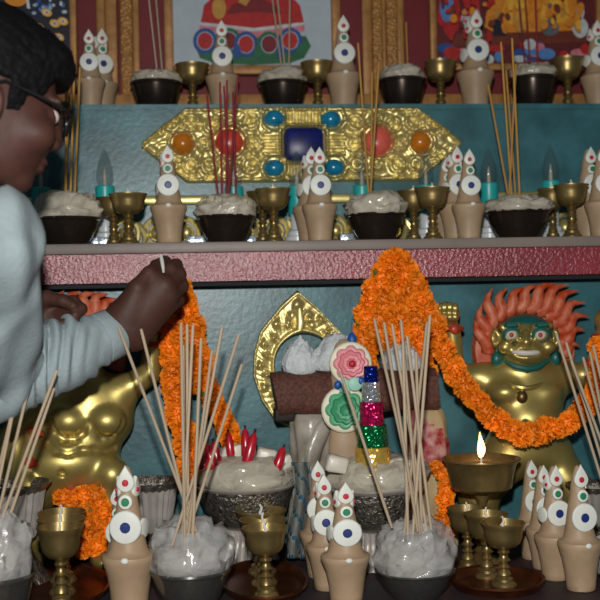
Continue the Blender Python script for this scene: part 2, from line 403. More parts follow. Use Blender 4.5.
# ------------------------------------------------------------------ framed pictures on the back wall
def picture(label, x0, x1, y0, y1, fw, base, shapes, grp=None):
    Y = 2.665
    root = thing('framed_picture', label, 'picture', P((x0+x1)/2, y1, Y))
    A, B = P(x0, y1, Y), P(x1, y0, Y); s = px(Y); w = fw*s
    b = MB()
    b.box(((A.x+B.x)/2, Y+.006, (A.z+B.z)/2), (B.x-A.x-w, .006, B.z-A.z-w), base); o = b.obj('backing_board', root, world=True, smooth=False)
    b = MB()
    for (cx, cz, dx, dz) in ((A.x+w/2, (A.z+B.z)/2, w, B.z-A.z), (B.x-w/2, (A.z+B.z)/2, w, B.z-A.z), ((A.x+B.x)/2, A.z+w/2, B.x-A.x-2*w, w), ((A.x+B.x)/2, B.z-w/2, B.x-A.x-2*w, w)):
        b.box((cx, Y, cz), (dx, .028, dz), 'giltwood', bev=.004)
    b.obj('frame', root, world=True)
    b = MB(); lx0, lx1, lz0, lz1 = A.x+w, B.x-w, A.z+w, B.z-w
    for k, (m, pts) in enumerate(shapes):
        pp = []
        for (x, y) in pts:
            q = P(x, y, Y); pp.append(Vector((min(max(q.x, lx0), lx1), Y+.0022-.00035*k, min(max(q.z, lz0), lz1))))
        b.poly(pp, (0, .0005, 0), m)
    if shapes: b.obj('painting', root, world=True, smooth=False)
def el(cx, cy, rx, ry, n=20, a=0.):
    return [(cx+rx*math.cos(2*PI*i/n)*math.cos(a)-ry*math.sin(2*PI*i/n)*math.sin(a), cy+rx*math.cos(2*PI*i/n)*math.sin(a)+ry*math.sin(2*PI*i/n)*math.cos(a)) for i in range(n)]
sh = [(pc['red'], [(200,26),(204,5),(222,-12),(245,-45),(262,-45),(284,-12),(300,5),(305,26)]),
      (pc['deep'], [(222,24),(232,4),(256,-4),(278,6),(288,24)]), (pc['red'], el(256, 20, 40, 8)), (pc['gold'], el(219, 8, 7, 11)), (pc['gold'], [(238,2),(262,-30),(268,-30),(246,6)]),
      (pc['green'], [(194,44),(200,58),(214,63),(252,65),(290,63),(304,58),(311,46),(306,36),(198,34)]),
      (pc['pink'], [(200,24),(254,31),(304,24),(305,31),(254,38),(199,31)]),
      (pc['pale'], [(199,22),(254,28),(305,22),(305,25),(254,31.5),(199,25)])]
for i, (x, c) in enumerate(((205,'blue'),(229,'red'),(246,'blue'),(269,'red'),(290,'blue'))):
    sh += [(pc['blue' if c == 'blue' else 'green'], el(x, 44+(.5 if 1 < i < 4 else -3), 12, 13)), (pc['dots'], el(x, 44+(.5 if 1 < i < 4 else -3), 8.4, 9.4)), (pc['red' if c == 'blue' else 'deep'], el(x, 44+(.5 if 1 < i < 4 else -3), 7.5, 8.5))]
for x in (217, 237, 258, 280, 300): sh.append((pc['green' if x in (217, 258, 300) else 'blue'], el(x, 52, 4, 7)))
picture('centre framed picture of a seated red robed figure on a lotus base', 165, 338, -75, 75, 9, 'canvas', sh)
random.seed(3)
sh = [(pc['maroon'], [(430,-60),(600,-60),(600,75),(430,75)]), (pc['orange'], [(484,26),(490,-2),(512,-40),(560,-40),(578,2),(582,26),(560,36),(500,36)]), (pc['yellow'], [(500,20),(512,-20),(530,-20),(524,28)]), (pc['yellow'], [(540,20),(548,-20),(566,-10),(570,24)]),
      (pc['red'], [(437,20),(440,-10),(456,-20),(462,24),(450,40)]), (pc['sky'], el(447, 8, 7, 14)), (pc['brown'], [(456,34),(590,30),(592,42),(452,46)]),
      (pc['pale'], el(468, 20, 7, 13)), (pc['red'], el(468, 12, 3, 5)), (pc['navy'], [(493,20),(507,20),(507,36),(493,36)]), (pc['grey'], el(550, 28, 9, 8)), (pc['grey'], el(550, 12, 3, 9)), (pc['pale'], el(580, 28, 8, 10)), (pc['pale'], el(580, 12, 4, 8))]
for i in range(34):
    x = random.uniform(440, 590); sh.append((pc[random.choice(['sky', 'pale', 'pink', 'blue', 'red', 'pale'])], el(x, random.uniform(45, 62), random.uniform(4, 9), random.uniform(3, 7))))
for i in range(70):
    x = random.uniform(484, 580); sh.append((pc[random.choice(['orange', 'yellow', 'gold', 'orange', 'brown'])], el(x, random.uniform(-10, 30), random.uniform(1.5, 4), random.uniform(3, 8), 8, random.uniform(-.6, .6))))
for i in range(40):
    x = random.uniform(438, 486); sh.append((pc[random.choice(['red', 'maroon', 'pink', 'brown', 'red', 'orange'])], el(x, random.uniform(-8, 44), random.uniform(1.5, 4), random.uniform(2, 7), 8, random.uniform(-.6, .6))))
picture('right framed picture of an orange robed figure above cloud bands', 430, 600, -75, 71, 7, 'canvas', sh)
sh = [(pc['navy'], [(-60,-60),(74,-60),(74,75),(-60,75)])]
for i in range(70):
    sh.append((pc[random.choice(['dots', 'blue', 'pale', 'sky'])], el(random.uniform(34, 66), random.uniform(-40, 14), random.uniform(1.2, 2.6), random.uniform(1.2, 2.6), 8)))
for x, y in ((48,15),(56,26),(64,24),(40,30),(60,40),(50,45)): sh += [(pc['yellow'], el(x, y, 5.5, 4, 10, .4)), (pc['pale'], el(x, y, 3, 2.4, 8)), (pc['red'], el(x, y, 1.2, 1.2, 6))]
sh += [(pc['orange'], el(18, 1, 12, 9)), (pc['pale'], [(24,-20),(27,-20),(32,12),(29,12)])]
picture('dark left framed picture with small yellow flowers behind the man', -70, 75, -75, 75, 7, 'canvas', sh)
# ------------------------------------------------------------------ prototypes of the offerings
def lamp_proto():
    r = thing('butter_lamp', 'x', 'butter lamp'); R = .0375
    b = MB().lathe([(0,.0595),(.012,.060),(.0215,.0625),(.0285,.069),(.0312,.077),(.0325,.086),(.0346,.0935),(.0378,.0983),(.0378,.0995),(.036,.0995),(.0325,.090),(.030,.082)], 'brass', 36); b.obj('cup', r)
    b = MB().lathe([(.0100,.014),(.0120,.019),(.0100,.024),(.007,.027),(.0105,.0305),(.007,.034),(.0072,.037),(.0115,.041),(.0075,.045),(.007,.049),(.0105,.053),(.008,.056),(.0125,.060)], 'brass', 24); b.obj('stem', r)
    b = MB().lathe([(0,0),(.0205,0),(.0212,.003),(.0195,.006),(.016,.009),(.0155,.013),(.011,.016)], 'brass', 28); b.obj('foot', r)
    b = MB().lathe([(.0318,.0885),(.02,.0895),(0,.09)], 'butter', 24); b.obj('lamp_butter', r)
    b = MB().tube([(0,0,.088),(.001,0,.096),(-.001,.001,.103),(.002,0,.109)], [.0026,.0024,.002,.0014], 'wick', 6); b.obj('wick', r)
    return r
LAMP = lamp_proto()
def bowl_proto():
    r = thing('offering_bowl', 'x', 'bowl')
    b = MB().lathe([(0,0),(.55,0),(.58,.02),(.60,.06),(.74,.3),(.88,.62),(.96,.9),(.94,.9),(.86,.64),(.7,.3),(.5,.1),(0,.08)], 'bronze', 40); b.obj('bowl_body', r)
    b = MB().lathe([(.94,.88),(1.0,.9),(1.02,.95),(1.0,1.0),(.96,.98),(.93,.9)], 'bronze', 40); b.obj('rim', r)
    return r
BOWL = bowl_proto()
U_ = .00162
def dough_body():
    pr = [(0,0),(15,0),(17,1.5),(17.4,8),(18.8,22),(21.5,36),(25,46),(26,50),(25.2,52.5),(20.5,54),(18.2,58),(16.2,66),(14.4,77),(12.2,90),(9.8,103),(7.6,116),(5.2,126),(2.5,132),(0,134)]
    return [(r*U_, z*U_) for r, z in pr]
def disc(name, r_, parent, loc, rotz, m, t=3.2, drop=False, dot=None, dotr=4.6):
    b = MB(); n = 26; V = []
    def ring(k, y):
        o = []
        for i in range(n):
            a = 2*PI*i/n; q = r_*k; x, z = q*math.cos(a), q*math.sin(a)
            if drop and z > 0: x *= (1-(z/(r_*1.0001))**1.5*.86) if z < r_ else 0; z *= 1.9
            o.append((x*U_, y*U_, z*U_))
        return o
    rs = [ring(1, t/2), ring(1.03, 0), ring(.98, -t/2), ring(.9, -t*.62)]
    for q in rs: V += q
    Fs = []
    for k in range(3):
        for i in range(n): Fs.append((k*n+i, (k+1)*n+i, (k+1)*n+(i+1) % n, k*n+(i+1) % n))
    Fs.append(tuple(3*n+i for i in reversed(range(n)))); Fs.append(tuple(range(n)))
    b.add(V, Fs, m); o = b.obj(name, parent, sharp=60); o.location = [c*U_ for c in loc]; o.rotation_euler = (0, 0, rotz)
    if dot:
        d = MB().lathe([(0,-1.6),(dotr*.8,-1.4),(dotr,-.4),(dotr,.8),(0,.8)], dot, 16, R=Matrix.Rotation(-PI/2, 3, 'X'))
        d.v = [(v[0]*U_, v[1]*U_, v[2]*U_) for v in d.v]
        q = d.obj('centre_dot', o); q.location = (0, -t*.62*U_, 0)
    return o
def torma_proto(side, seed):
    r = thing('dough_offering_cake', 'x', 'torma cake')
    b = MB().lathe(dough_body(), 'dough', 32)
    b.v = [(v[0]*(1+.05*noise.noise((v[0]*30, v[1]*30, v[2]*14+seed))), v[1]*(1+.05*noise.noise((v[0]*30+9, v[1]*30, v[2]*14+seed))), v[2]) for v in b.v]
    b.obj('dough_body', r, sharp=50)
    disc('butter_disc', 15, r, (0,-16.4,80), 0, 'white', dot='blue', dotr=5)
    disc('butter_disc', 6.6, r, (0,-12.9,102.5), 0, 'white', dot='green', dotr=3.9)
    disc('butter_petal', 8.4, r, (0,-10.2,119.5), 0, 'white', drop=True, dot='red', dotr=3.2)
    MB().ball((0,-26*U_,51.5*U_), (4*U_,2.2*U_,3*U_), 'white', 10, 6).obj('butter_pellet', r)
    for sx in side:
        disc('side_petal', 9, r, (sx*14.5,1,76), sx*PI*.40, 'white', drop=False)
        disc('side_petal', 6.5, r, (sx*8,-1,112), sx*PI*.38, 'white', drop=True, dot='red', dotr=2.2)
    return r
TORMA = [torma_proto((-1, 1), 1), torma_proto((-1,), 5), torma_proto((), 9)]
# ------------------------------------------------------------------ placement helpers
def lamp(x, rim, r, Y, zb, label, group=None, m=None, rz=None):
    s = r*px(Y)/.0378; h = P(x, rim, Y-r*px(Y)).z-zb
    return dup(LAMP, at(x, rim, Y, zb), (0, 0, random.uniform(0, 6) if rz is None else rz), (s, s, h/.0995), label, group)
def bowl(x, rim, r, Y, zb, label, group=None, steel=False):
    s = r*px(Y)/1.02; h = P(x, rim, Y).z-zb
    o = dup(BOWL, at(x, rim, Y, zb), (0, 0, 0), (s, s, h), label, group)
    return o
def torma(k, x, top, Y, zb, label, group=None, lean=0., rz=0., w=1.):
    h = P(x, top, Y).z-zb; s = h/(138*U_)
    return dup(TORMA[k], at(x, (top+300)/2, Y, zb), (0, lean, rz), (s*w, s*w, s), label, group)
def plastic(x, top, rim, rw, Y, label, seed, m='plastic', sq=1., deep=.45, amp=.26, group=None, name='plastic_bundle', cat='plastic wrap'):
    s = px(Y); c = P(x, rim, Y); R = rw*s; h = P(x, top, Y).z-c.z
    V = []; n, k = 44, 22; b = MB(); b.ball((0,0,0), 1., m, n, k)
    for v in b.v:
        v = Vector(v); q = v*1.6+Vector((seed*3.1, 0, 0))
        rdg = 1-2*abs(noise.noise(q*1.0)); rdg2 = 1-2*abs(noise.noise(q*2.2+Vector((5,0,0)))); rdg3 = noise.noise(q*5.)
        d = 1+amp*(.5*rdg+.5*rdg2+.25*(1-2*abs(rdg3))-.62)*max(0, min(1, v.z*2.5+.7))
        rr = math.hypot(v.x, v.y); g = (rr**.55/rr if rr > 1e-6 else 1) if v.z > 0 else 1
        if m == 'cotton' and rr > 1e-6 and v.z > 0: g = rr**1.35/rr*1.1      # fuller shoulders than a dome
        z = v.z*d; g *= .90+.10*min(1, max(0, v.z*4)) if v.z >= 0 else .90
        hz = z*h if z > 0 else z*deep*h
        taper = 1 if z > 0 else 1-.40*min(1, -z)**1.5
        V.append((v.x*g*d*R*taper, v.y*g*d*R*sq*taper, hz))
    b.v = V
    o = b.obj(name, sharp=75); o.location = c
    return tag(o, label, cat, group)
def stick(p0, p1, r, m, label, group):
    p0, p1 = Vector(p0), Vector(p1); L = (p1-p0).length
    key = (m, round(r, 5))
    if key not in STK:
        o = MB().lathe([(0,0),(.75,0),(.85,.03),(1,.12),(1,.98),(.8,1),(0,1)], m, 8).obj('incense_stick', sharp=50); STK[key] = o; first = o
    else:
        first = STK[key].copy(); COL.objects.link(first)
    first.location = p0; first.rotation_euler = (p1-p0).to_track_quat('Z', 'Y').to_euler(); first.scale = (r, r, L)
    return tag(first, label, 'incense stick', group)
STK = {}
def sticks(lst, Yb, spread, r, m, label, group, lean=0.):
    for i, (x0, y0, x1, y1) in enumerate(lst):
        yb = Yb+spread*math.sin(i*2.4)*.5; yt = yb+spread*math.cos(i*1.7)*.9+lean
        stick(P(x1, y1, yb), P(x0, y0, yt), r, m, label, group)
# ------------------------------------------------------------------ top ledge
YU = 2.50; zb = Z_U
for x, y, r, l in ((192,61,17,'left of the lotus picture torma'), (317,59,17,'under the right edge of the centre picture'), (440,58,17,'under the left edge of the orange picture'), (567,55,17.5,'under the orange picture beside its right end torma')):
    lamp(x, y, r, YU, zb, 'brass goblet on the top ledge, '+l, 'brass lamps on the top ledge')
YB = 2.51
for i, (x, rim, r, top, l) in enumerate(((156,83,26,72,'below the centre picture left edge'), (283,83,25,68,'below the red robed figure'), (402,80,25,67,'below the double gilt pilaster'), (533,78,25,65,'below the orange robed figure'))):
    bowl(x, rim, r, YB, zb, 'dark metal bowl on the top ledge '+l, 'dark bowls on the top ledge')
    plastic(x, top, rim+1, r*.98, YB, 'clear plastic heaped in the top ledge bowl '+l, 10+i, m='milky', amp=.3, group='plastic in the top ledge bowls')
torma(2, 92, 29, 2.49, zb, 'white topped dough cake on the top ledge, left one of the pair by the man', 'dough cakes on the top ledge')
torma(0, 103, 28, 2.575, zb, 'dough cake on the top ledge half hidden behind the pair next to the man', 'dough cakes on the top ledge', rz=.3)
torma(2, 224, 20, 2.49, zb, 'dough cake on the top ledge in front of the lotus base picture', 'dough cakes on the top ledge')
torma(2, 345, 15, 2.49, zb, 'dough cake on the top ledge against the red wall strip right of the lotus picture', 'dough cakes on the top ledge')
torma(1, 477, 10, 2.49, zb, 'dough cake on the top ledge in front of the left part of the orange picture', 'dough cakes on the top ledge')
torma(1, 600, 20, 2.49, zb, 'dough cake at the right end of the top ledge', 'dough cakes on the top ledge', lean=-.03)
sticks([(148,-8,158,80),(155,-12,163,80)], YB, .02, .0021, 'stick', 'pale thin incense stick in the leftmost bowl of the top ledge', 'incense in the leftmost top bowl')
sticks([(271,-10,283,78),(276,-15,286,78),(290,-14,289,78)], YB, .02, .002, 'stick', 'pale thin incense stick in the top ledge bowl below the robed figure', 'incense in the top bowl below the figure')
sticks([(401,18,404,76),(406,22,408,76)], YB, .02, .0021, 'stickgold', 'short ochre incense stick in the top ledge bowl below the pilaster', 'incense in the top bowl below the pilaster')
sticks([(518,-10,526,74),(524,-16,531,74),(535,-12,538,74)], YB, .02, .0021, 'stickred', 'dark red incense stick in the rightmost top ledge bowl', 'incense in the rightmost top bowl')
# ------------------------------------------------------------------ middle shelf
zb = Z_M; YM = 2.155
for x, y, r, Y, l in ((128,192,19,YM,'left of the leftmost shelf dough cake'), (113,196,17,2.245,'half hidden behind the leftmost shelf goblet'),
                      (273,187,18,YM,'below the left of the lapis stone'), (262,190,16,2.245,'half hidden behind the goblet below the lapis stone'),
                      (432,186,18,YM,'below the right amber bead'), (413,189,16.5,2.24,'behind the goblet below the right amber bead'),
                      (571,183,18,YM,'at the right end before the last dough cakes'), (552,187,15.5,2.25,'half hidden behind the rightmost shelf goblet')):
    lamp(x, y, r, Y, zb, 'brass goblet on the red fronted shelf, '+l, 'brass lamps on the middle shelf')
for i, (x, rim, r, top, l) in enumerate(((67,218,33,193,'below the man\'s chin'), (226,216,30,197,'below the left coral stone'), (376,214,30,193,'below the right coral stone'), (518,211,33,196,'right of the three crowded dough cakes'))):
    bowl(x, rim, r, YM+.01, zb, 'dark metal bowl on the red fronted shelf '+l, 'dark bowls on the middle shelf')
    plastic(x, top, rim+1, r*1.03, YM+.01, 'clear plastic heaped in the shelf bowl '+l, 20+i, m='milky', amp=.3, group='plastic in the middle shelf bowls')
for k, x, top, Y, rz, l in ((1,169,144,YM,0,'leftmost dough cake on the red fronted shelf, before the left amber bead'),
    (2,320,146,YM,0,'front dough cake below the lapis stone on the shelf'), (1,311,146,2.235,.1,'dough cake behind the front one below the lapis stone'),
    (2,469,148,YM,0,'front one of three crowded dough cakes near the plaque right tip'), (0,456,145,2.235,.1,'middle one of three crowded dough cakes near the plaque right tip'), (2,446,156,2.31,.1,'rear one of three crowded dough cakes near the plaque right tip'),
    (2,602,146,YM,0,'front dough cake at the right end of the red fronted shelf'), (2,589,146,2.235,.1,'rear dough cake at the right end of the red fronted shelf')):
    torma(k, x, top, Y, zb, l, 'dough cakes on the middle shelf', rz=rz)
# electric candles in a row at the back
def candle_proto():
    r = thing('electric_candle', 'x', 'electric candle'); u = .00213
    MB().lathe([(0,0),(16,0),(16,4),(13,5),(13,9),(10,10),(10,14),(7,16),(7,30),(8.5,32),(0,32)], 'tier', 28).obj('tiered_base', r)
    MB().lathe([(0,30),(8.4,30),(9,31),(9,56),(8,57),(0,57)], 'tube', 24).obj('candle_sleeve', r)
    MB().lathe([(5,56),(7.4,60),(8,66),(7,74),(4.6,82),(2.2,88),(0,91)], 'bulb', 20).obj('glass_bulb', r)
    MB().lathe([(0,57),(2,57),(1.6,66),(.6,72),(0,73)], 'filament', 8).obj('bulb_stem', r)
    for o in COL.objects:
        if o.parent == r: o.data.transform(Matrix.Scale(u, 4))
    return r
CAND = candle_proto(); YC = 2.335
for x, top, l in ((41,150,'nearest the man\'s chin'), (105,148,'clear of everything against the left teal panel'), (234,150,'behind the red incense sticks'), (297,150,'below the lapis stone'),
             (362,150,'below the right coral stone'), (426,150,'below the right amber bead'), (489,147,'beside the plaque right tip'), (551,144,'furthest right on the shelf')):
    h = P(x, top, YC).z-zb; s = h/(91*.00213)
    dup(CAND, at(x, 190, YC, zb), (0,0,0), (s*.96, s*.96, s), 'turquoise electric candle on the shelf, '+l, 'electric candles along the shelf')
kill(CAND)
for i, (x, w, l) in enumerate(((100,26,'left of the leftmost dough cake'), (196,20,'right of the leftmost dough cake'), (250,12,'behind the goblet below the lapis stone'), (346,14,'left of the bowl below the right coral stone'))):
    Y = 2.275 if i != 2 else 2.30
    b = MB().box((0, 0, .011), (w*px(Y), .03, .022), 'foilblock', bev=.003)
    o = b.obj('foil_block'); o.location = at(x, 230, Y, zb); tag(o, 'small silvery foil block on the shelf, '+l, 'foil block', 'foil blocks on the shelf')
sticks([(66,64,66,208),(75,44,70,210),(80,67,74,210),(70,78,64,212)], YM-.02, .02, .0024, 'stickgold', 'ochre incense stick in the shelf bowl beside the man\'s face', 'incense beside the man\'s face')
sticks([(207,95,219,205),(220,82,222,206),(227,80,226,206),(238,76,228,206),(233,92,236,206),(224,86,230,207)], YM, .02, .002, 'stickred', 'dark red incense stick in the shelf bowl below the left coral stone', 'red incense before the plaque')
sticks([(358,43,369,200),(372,72,371,200),(379,62,370,202)], YM, .02, .0023, 'stickgold', 'ochre incense stick in the shelf bowl before the right coral stone', 'ochre incense before the plaque')
sticks([(488,84,509,200),(501,42,512,200),(512,38,520,202),(506,70,516,201),(516,64,509,203)], YM, .03, .0023, 'stickgold', 'ochre incense stick in the rightmost bowl of the red fronted shelf', 'ochre incense in the right shelf bowl')
# ------------------------------------------------------------------ gilded guardians in front of the lower panel
def statue(label, base, build, res=.0032):
    root = thing('guardian_statue', label, 'statue', base)
    return root
def flames(root, cx, cy, r0, tips, Y, a0, a1):
    s = px(Y); b = MB(); n = 40; V = []
    # crescent slab behind the head
    for i in range(n+1):
        a = math.radians(a0+(a1-a0)*i/n)
        for k, (r, y) in enumerate(((r0*.72, .012), (r0*.74, -.004), (r0*1.0, -.012), (r0*1.3, -.006), (r0*1.34, .012))):
            V.append(P(cx+r*math.cos(a), cy-r*math.sin(a), Y)+Vector((0, y, 0)))
    Fs = [(i*5+k, (i+1)*5+k, (i+1)*5+k+1, i*5+k+1) for i in range(n) for k in range(4)] + [(i*5, i*5+4, (i+1)*5+4, (i+1)*5) for i in range(n)]
    b.add(V, Fs, 'flame')
    for j, (bx, by, tx, ty, w, c) in enumerate(tips):
        pts = []; rs = []
        for i in range(9):
            t = i/8; dx, dy = tx-bx, ty-by; L = math.hypot(dx, dy); nx, ny = -dy/L, dx/L
            o = 1.25*c*math.sin(t*2.3*PI)*(1-.2*t)
            pts.append(P(bx+dx*t+nx*o, by+dy*t+ny*o, Y-.012-.006*math.sin(t*PI))); rs.append(s*w*.9*(1-t)**.75*(1+.25*math.sin(t*PI))+.0006)
        b.tube(pts, rs, 'flame', 8, flat=1.0)
    return b.obj('flame_halo', root, world=True, sharp=60)
def ring(b, c, r, t, m, axis, n=20):
    ax = Vector(axis).normalized(); x = ax.orthogonal().normalized(); y = ax.cross(x)
    pts = [Vector(c)+(x*math.cos(2*PI*i/n)+y*math.sin(2*PI*i/n))*r for i in range(n+1)]; b.tube(pts, t, m, 8)
def right_guardian():
    s = px(2.10); Yb = 2.12
    root = thing('guardian_statue', 'gilded grinning guardian figure with orange flame halo and garland across its belly', 'statue', at(528, 545, 2.10, Z_T))
    lo = P(425, 600, 2.30); hi = P(640, 285, 2.30)
    d = SDF((P(428, 400, 2.1).x, 1.97, Z_T-.01), (P(626, 400, 2.1).x, 2.215, P(500, 288, 2.1).z), .0034)
    Q = lambda x, y, Y=2.11: P(x, y, Y)
    d.ell(Q(525,341,2.10), (27*s,.050,25*s), .012).ell(Q(526,356,2.085), (23*s,.040,15*s), .012)
    d.ell(Q(527,353,2.052), (17*s,.020,10*s), .010)                       # muzzle
    for x in (511, 540): d.ell(Q(x,334,2.050), (9.5*s,.012,8*s), .006); d.ell(Q(x+.5,335,2.035), (6.2*s,.012,4.6*s), .004, sub=True)
    for x, y in ((510,325.5), (542,325.5)): d.cone(Q(x-8,y+1.5,2.054), .007, Q(x+8,y,2.054), .007, .006)      # brows
    d.cone(Q(526,333,2.050), .007, Q(526,342,2.036), .0095, .005)
    for x in (520.5, 531.5): d.ell(Q(x,343.5,2.044), (.008,.008,.007), .004)
    for x in (505, 548): d.ell(Q(x,347,2.062), (8*s,.016,7*s), .008)      # cheeks
    d.ell(Q(527,353.3,2.030), (17*s,.016,3.4*s), .004, sub=True)
    for x in (495.5, 555): d.ell(Q(x,338,2.105), (5*s,.012,11*s), .006); d.ell(Q(x,338,2.093), (2.4*s,.010,6*s), .004, sub=True)
    d.cone(Q(526,362), .034, Q(526,382), .038, .02)
    d.ell(Q(524,394), (42*s,.060,28*s), .03)
    for x in (505, 545): d.ell(Q(x,392,2.075), (17*s,.032,12*s), .012)
    d.cone(Q(484,378), .029, Q(566,376), .029, .03)
    d.ell(Q(526,418,2.10), (37*s,.072,30*s), .025); d.ell(Q(527,450), (44*s,.066,28*s), .03)
    d.ell(Q(526,424,2.030), (.006,.010,.006), .004, sub=True)
    d.cone(Q(482,378), .027, Q(455,374,2.10), .021, .015).cone(Q(455,374,2.10), .020, Q(452,330,2.09), .0165, .012)
    d.ell(Q(447,314,2.085), (13*s,.022,12.5*s), .008)
    for k in range(4): d.ell(Q(439+5.3*k,307+abs(k-1.5),2.066), (.0065,.012,.012), .003); d.ell(Q(440+5*k,317,2.064), (.006,.010,.009), .003)
    d.cone(Q(566,376), .027, Q(592,374,2.09), .021, .015).cone(Q(592,374,2.09), .020, Q(604,334,2.085), .0165, .012); d.ell(Q(606,320,2.085), (12*s,.022,12*s), .008)
    d.cone(Q(506,458), .046, Q(478,496,2.06), .036, .02).cone(Q(478,496,2.06), .034, Q(492,540,2.07), .024, .015)
    d.cone(Q(550,458), .046, Q(578,494,2.06), .036, .02).cone(Q(578,494,2.06), .034, Q(562,540,2.07), .024, .015)
    for x in (490, 560):
        p = at(x, 545, 2.05, Z_T+.018); d.ell(p, (.026,.045,.018), .012)
    b = MB(); d.into(b, 'statuegold'); b.obj('body', root, world=True, sharp=0)
    flames(root, 524, 350, 38, [(488,352,474,318,8,2),(486,338,480,304,8,3),(490,326,490,288,8,3),(497,318,505,287,8,3),(506,312,522,286,8,3),(516,309,536,283,8,3.5),(526,309,553,281,8.5,4),(536,311,567,282,8.5,4),(545,316,577,288,8.5,4),(552,322,584,300,8.5,4),(557,330,588,314,8,4),(559,341,584,328,8,3),(559,352,579,344,7,3)], 2.15, -22, 205)
    def pt(name, m, c, r, lab=None):
        b = MB().ball(c, r, m, 16, 10); o = b.obj(name, root, world=True)
        if lab: o['label'] = lab
    for x in (511, 540):
        pt('eye', 'stwhite', Q(x+.5,335,2.045), (5.6*s,.010,4.6*s), 'white bulging eye'); pt('pupil', 'stred', Q(x+.5,335,2.0365), (2.4*s,.004,2.4*s), 'red pupil')
    for x in (511, 540):
        b = MB(); b.tube([Q(x+.5+7.4*math.cos(2*PI*k/18), 335-6.2*math.sin(2*PI*k/18), 2.046-.004*math.sin(2*PI*k/18)) for k in range(19)], .0036, 'stgreen', 7); b.obj('eye_rim', root, world=True)['label'] = 'green painted eye rim'
    b = MB(); b.tube([Q(527+17*t, 353.2-2.2*t*t, 2.034+.020*t*t) for t in [-1,-.75,-.5,-.25,0,.25,.5,.75,1]], [.002,.0042,.005,.0052,.0052,.0052,.005,.0042,.002], 'stwhite', 8)
    for sg in (-1, 1): b.ball(Q(527+19*sg, 350.5, 2.055), (.005,.005,.006), 'pink', 10, 6)
    b.obj('teeth', root, world=True)
    b = MB()
    for sgn, x0 in ((-1,510.5), (1,541.5)): b.tube([Q(x0-9,328.5,2.056), Q(x0-3,324.5,2.043), Q(x0+4,324.5,2.042), Q(x0+9,328.5,2.056)], [.002,.0055,.0055,.002], 'stgreen', 8)
    b.obj('painted_brows', root, world=True)['label'] = 'green painted brows'
    b = MB(); hr = SDF((P(490,300,2.1).x, 2.02, P(500,345,2.1).z), (P(562,300,2.1).x, 2.2, P(500,305,2.1).z), .003)
    hr.ell(Q(525,335,2.108), (28.5*s,.052,22*s), .004); hr.ell(Q(525,345,2.045), (25*s,.05,21*s), .004, sub=True); hr.into(b, 'stgreen'); b.obj('hair_cap', root, world=True, sharp=0)['label'] = 'green painted hair cap'
    b = MB().tube([Q(505,361,2.058), Q(516,367,2.047), Q(527,369,2.044), Q(538,367,2.047), Q(549,360,2.058)], [.003,.006,.007,.006,.003], 'stgreen', 8); b.obj('beard', root, world=True)['label'] = 'green painted beard'
    for x, y in ((497,359), (556,358)):
        b = MB(); b.ball(Q(x,y,2.09), (.012,.010,.015), 'stgreen', 14, 10); b.ball(Q(x,y-8,2.095), .006, 'stgreen', 10, 6); b.obj('earring', root, world=True)['label'] = 'green earring'
    b = MB(); b.tube([Q(496+60*i/12, 376+12*math.sin(PI*i/12), 2.088-.045*math.sin(PI*i/12)) for i in range(13)], .005, 'statuegold', 8); b.obj('necklace', root, world=True)
    b = MB(); b.ball(Q(522,397,2.045), (.011,.010,.013), 'brassdark', 14, 10); b.ball(Q(522,390,2.046), .005, 'statuegold', 10, 6); b.obj('pendant', root, world=True)['label'] = 'dark brass pendant'
    for c, ax, r in ((Q(452,329,2.09), (0,.1,1), .018), (Q(461,375,2.10), (1,0,.1), .024), (Q(588,374,2.09), (1,0,.1), .024), (Q(603,338,2.086), (.2,.1,1), .018)):
        b = MB(); ring(b, c, r, .006, 'stred', ax); b.ball(c+Vector((0,-r-.002,0)), (.010,.006,.010), 'stred', 12, 8); b.obj('bracelet', root, world=True)['label'] = 'orange red beaded band'
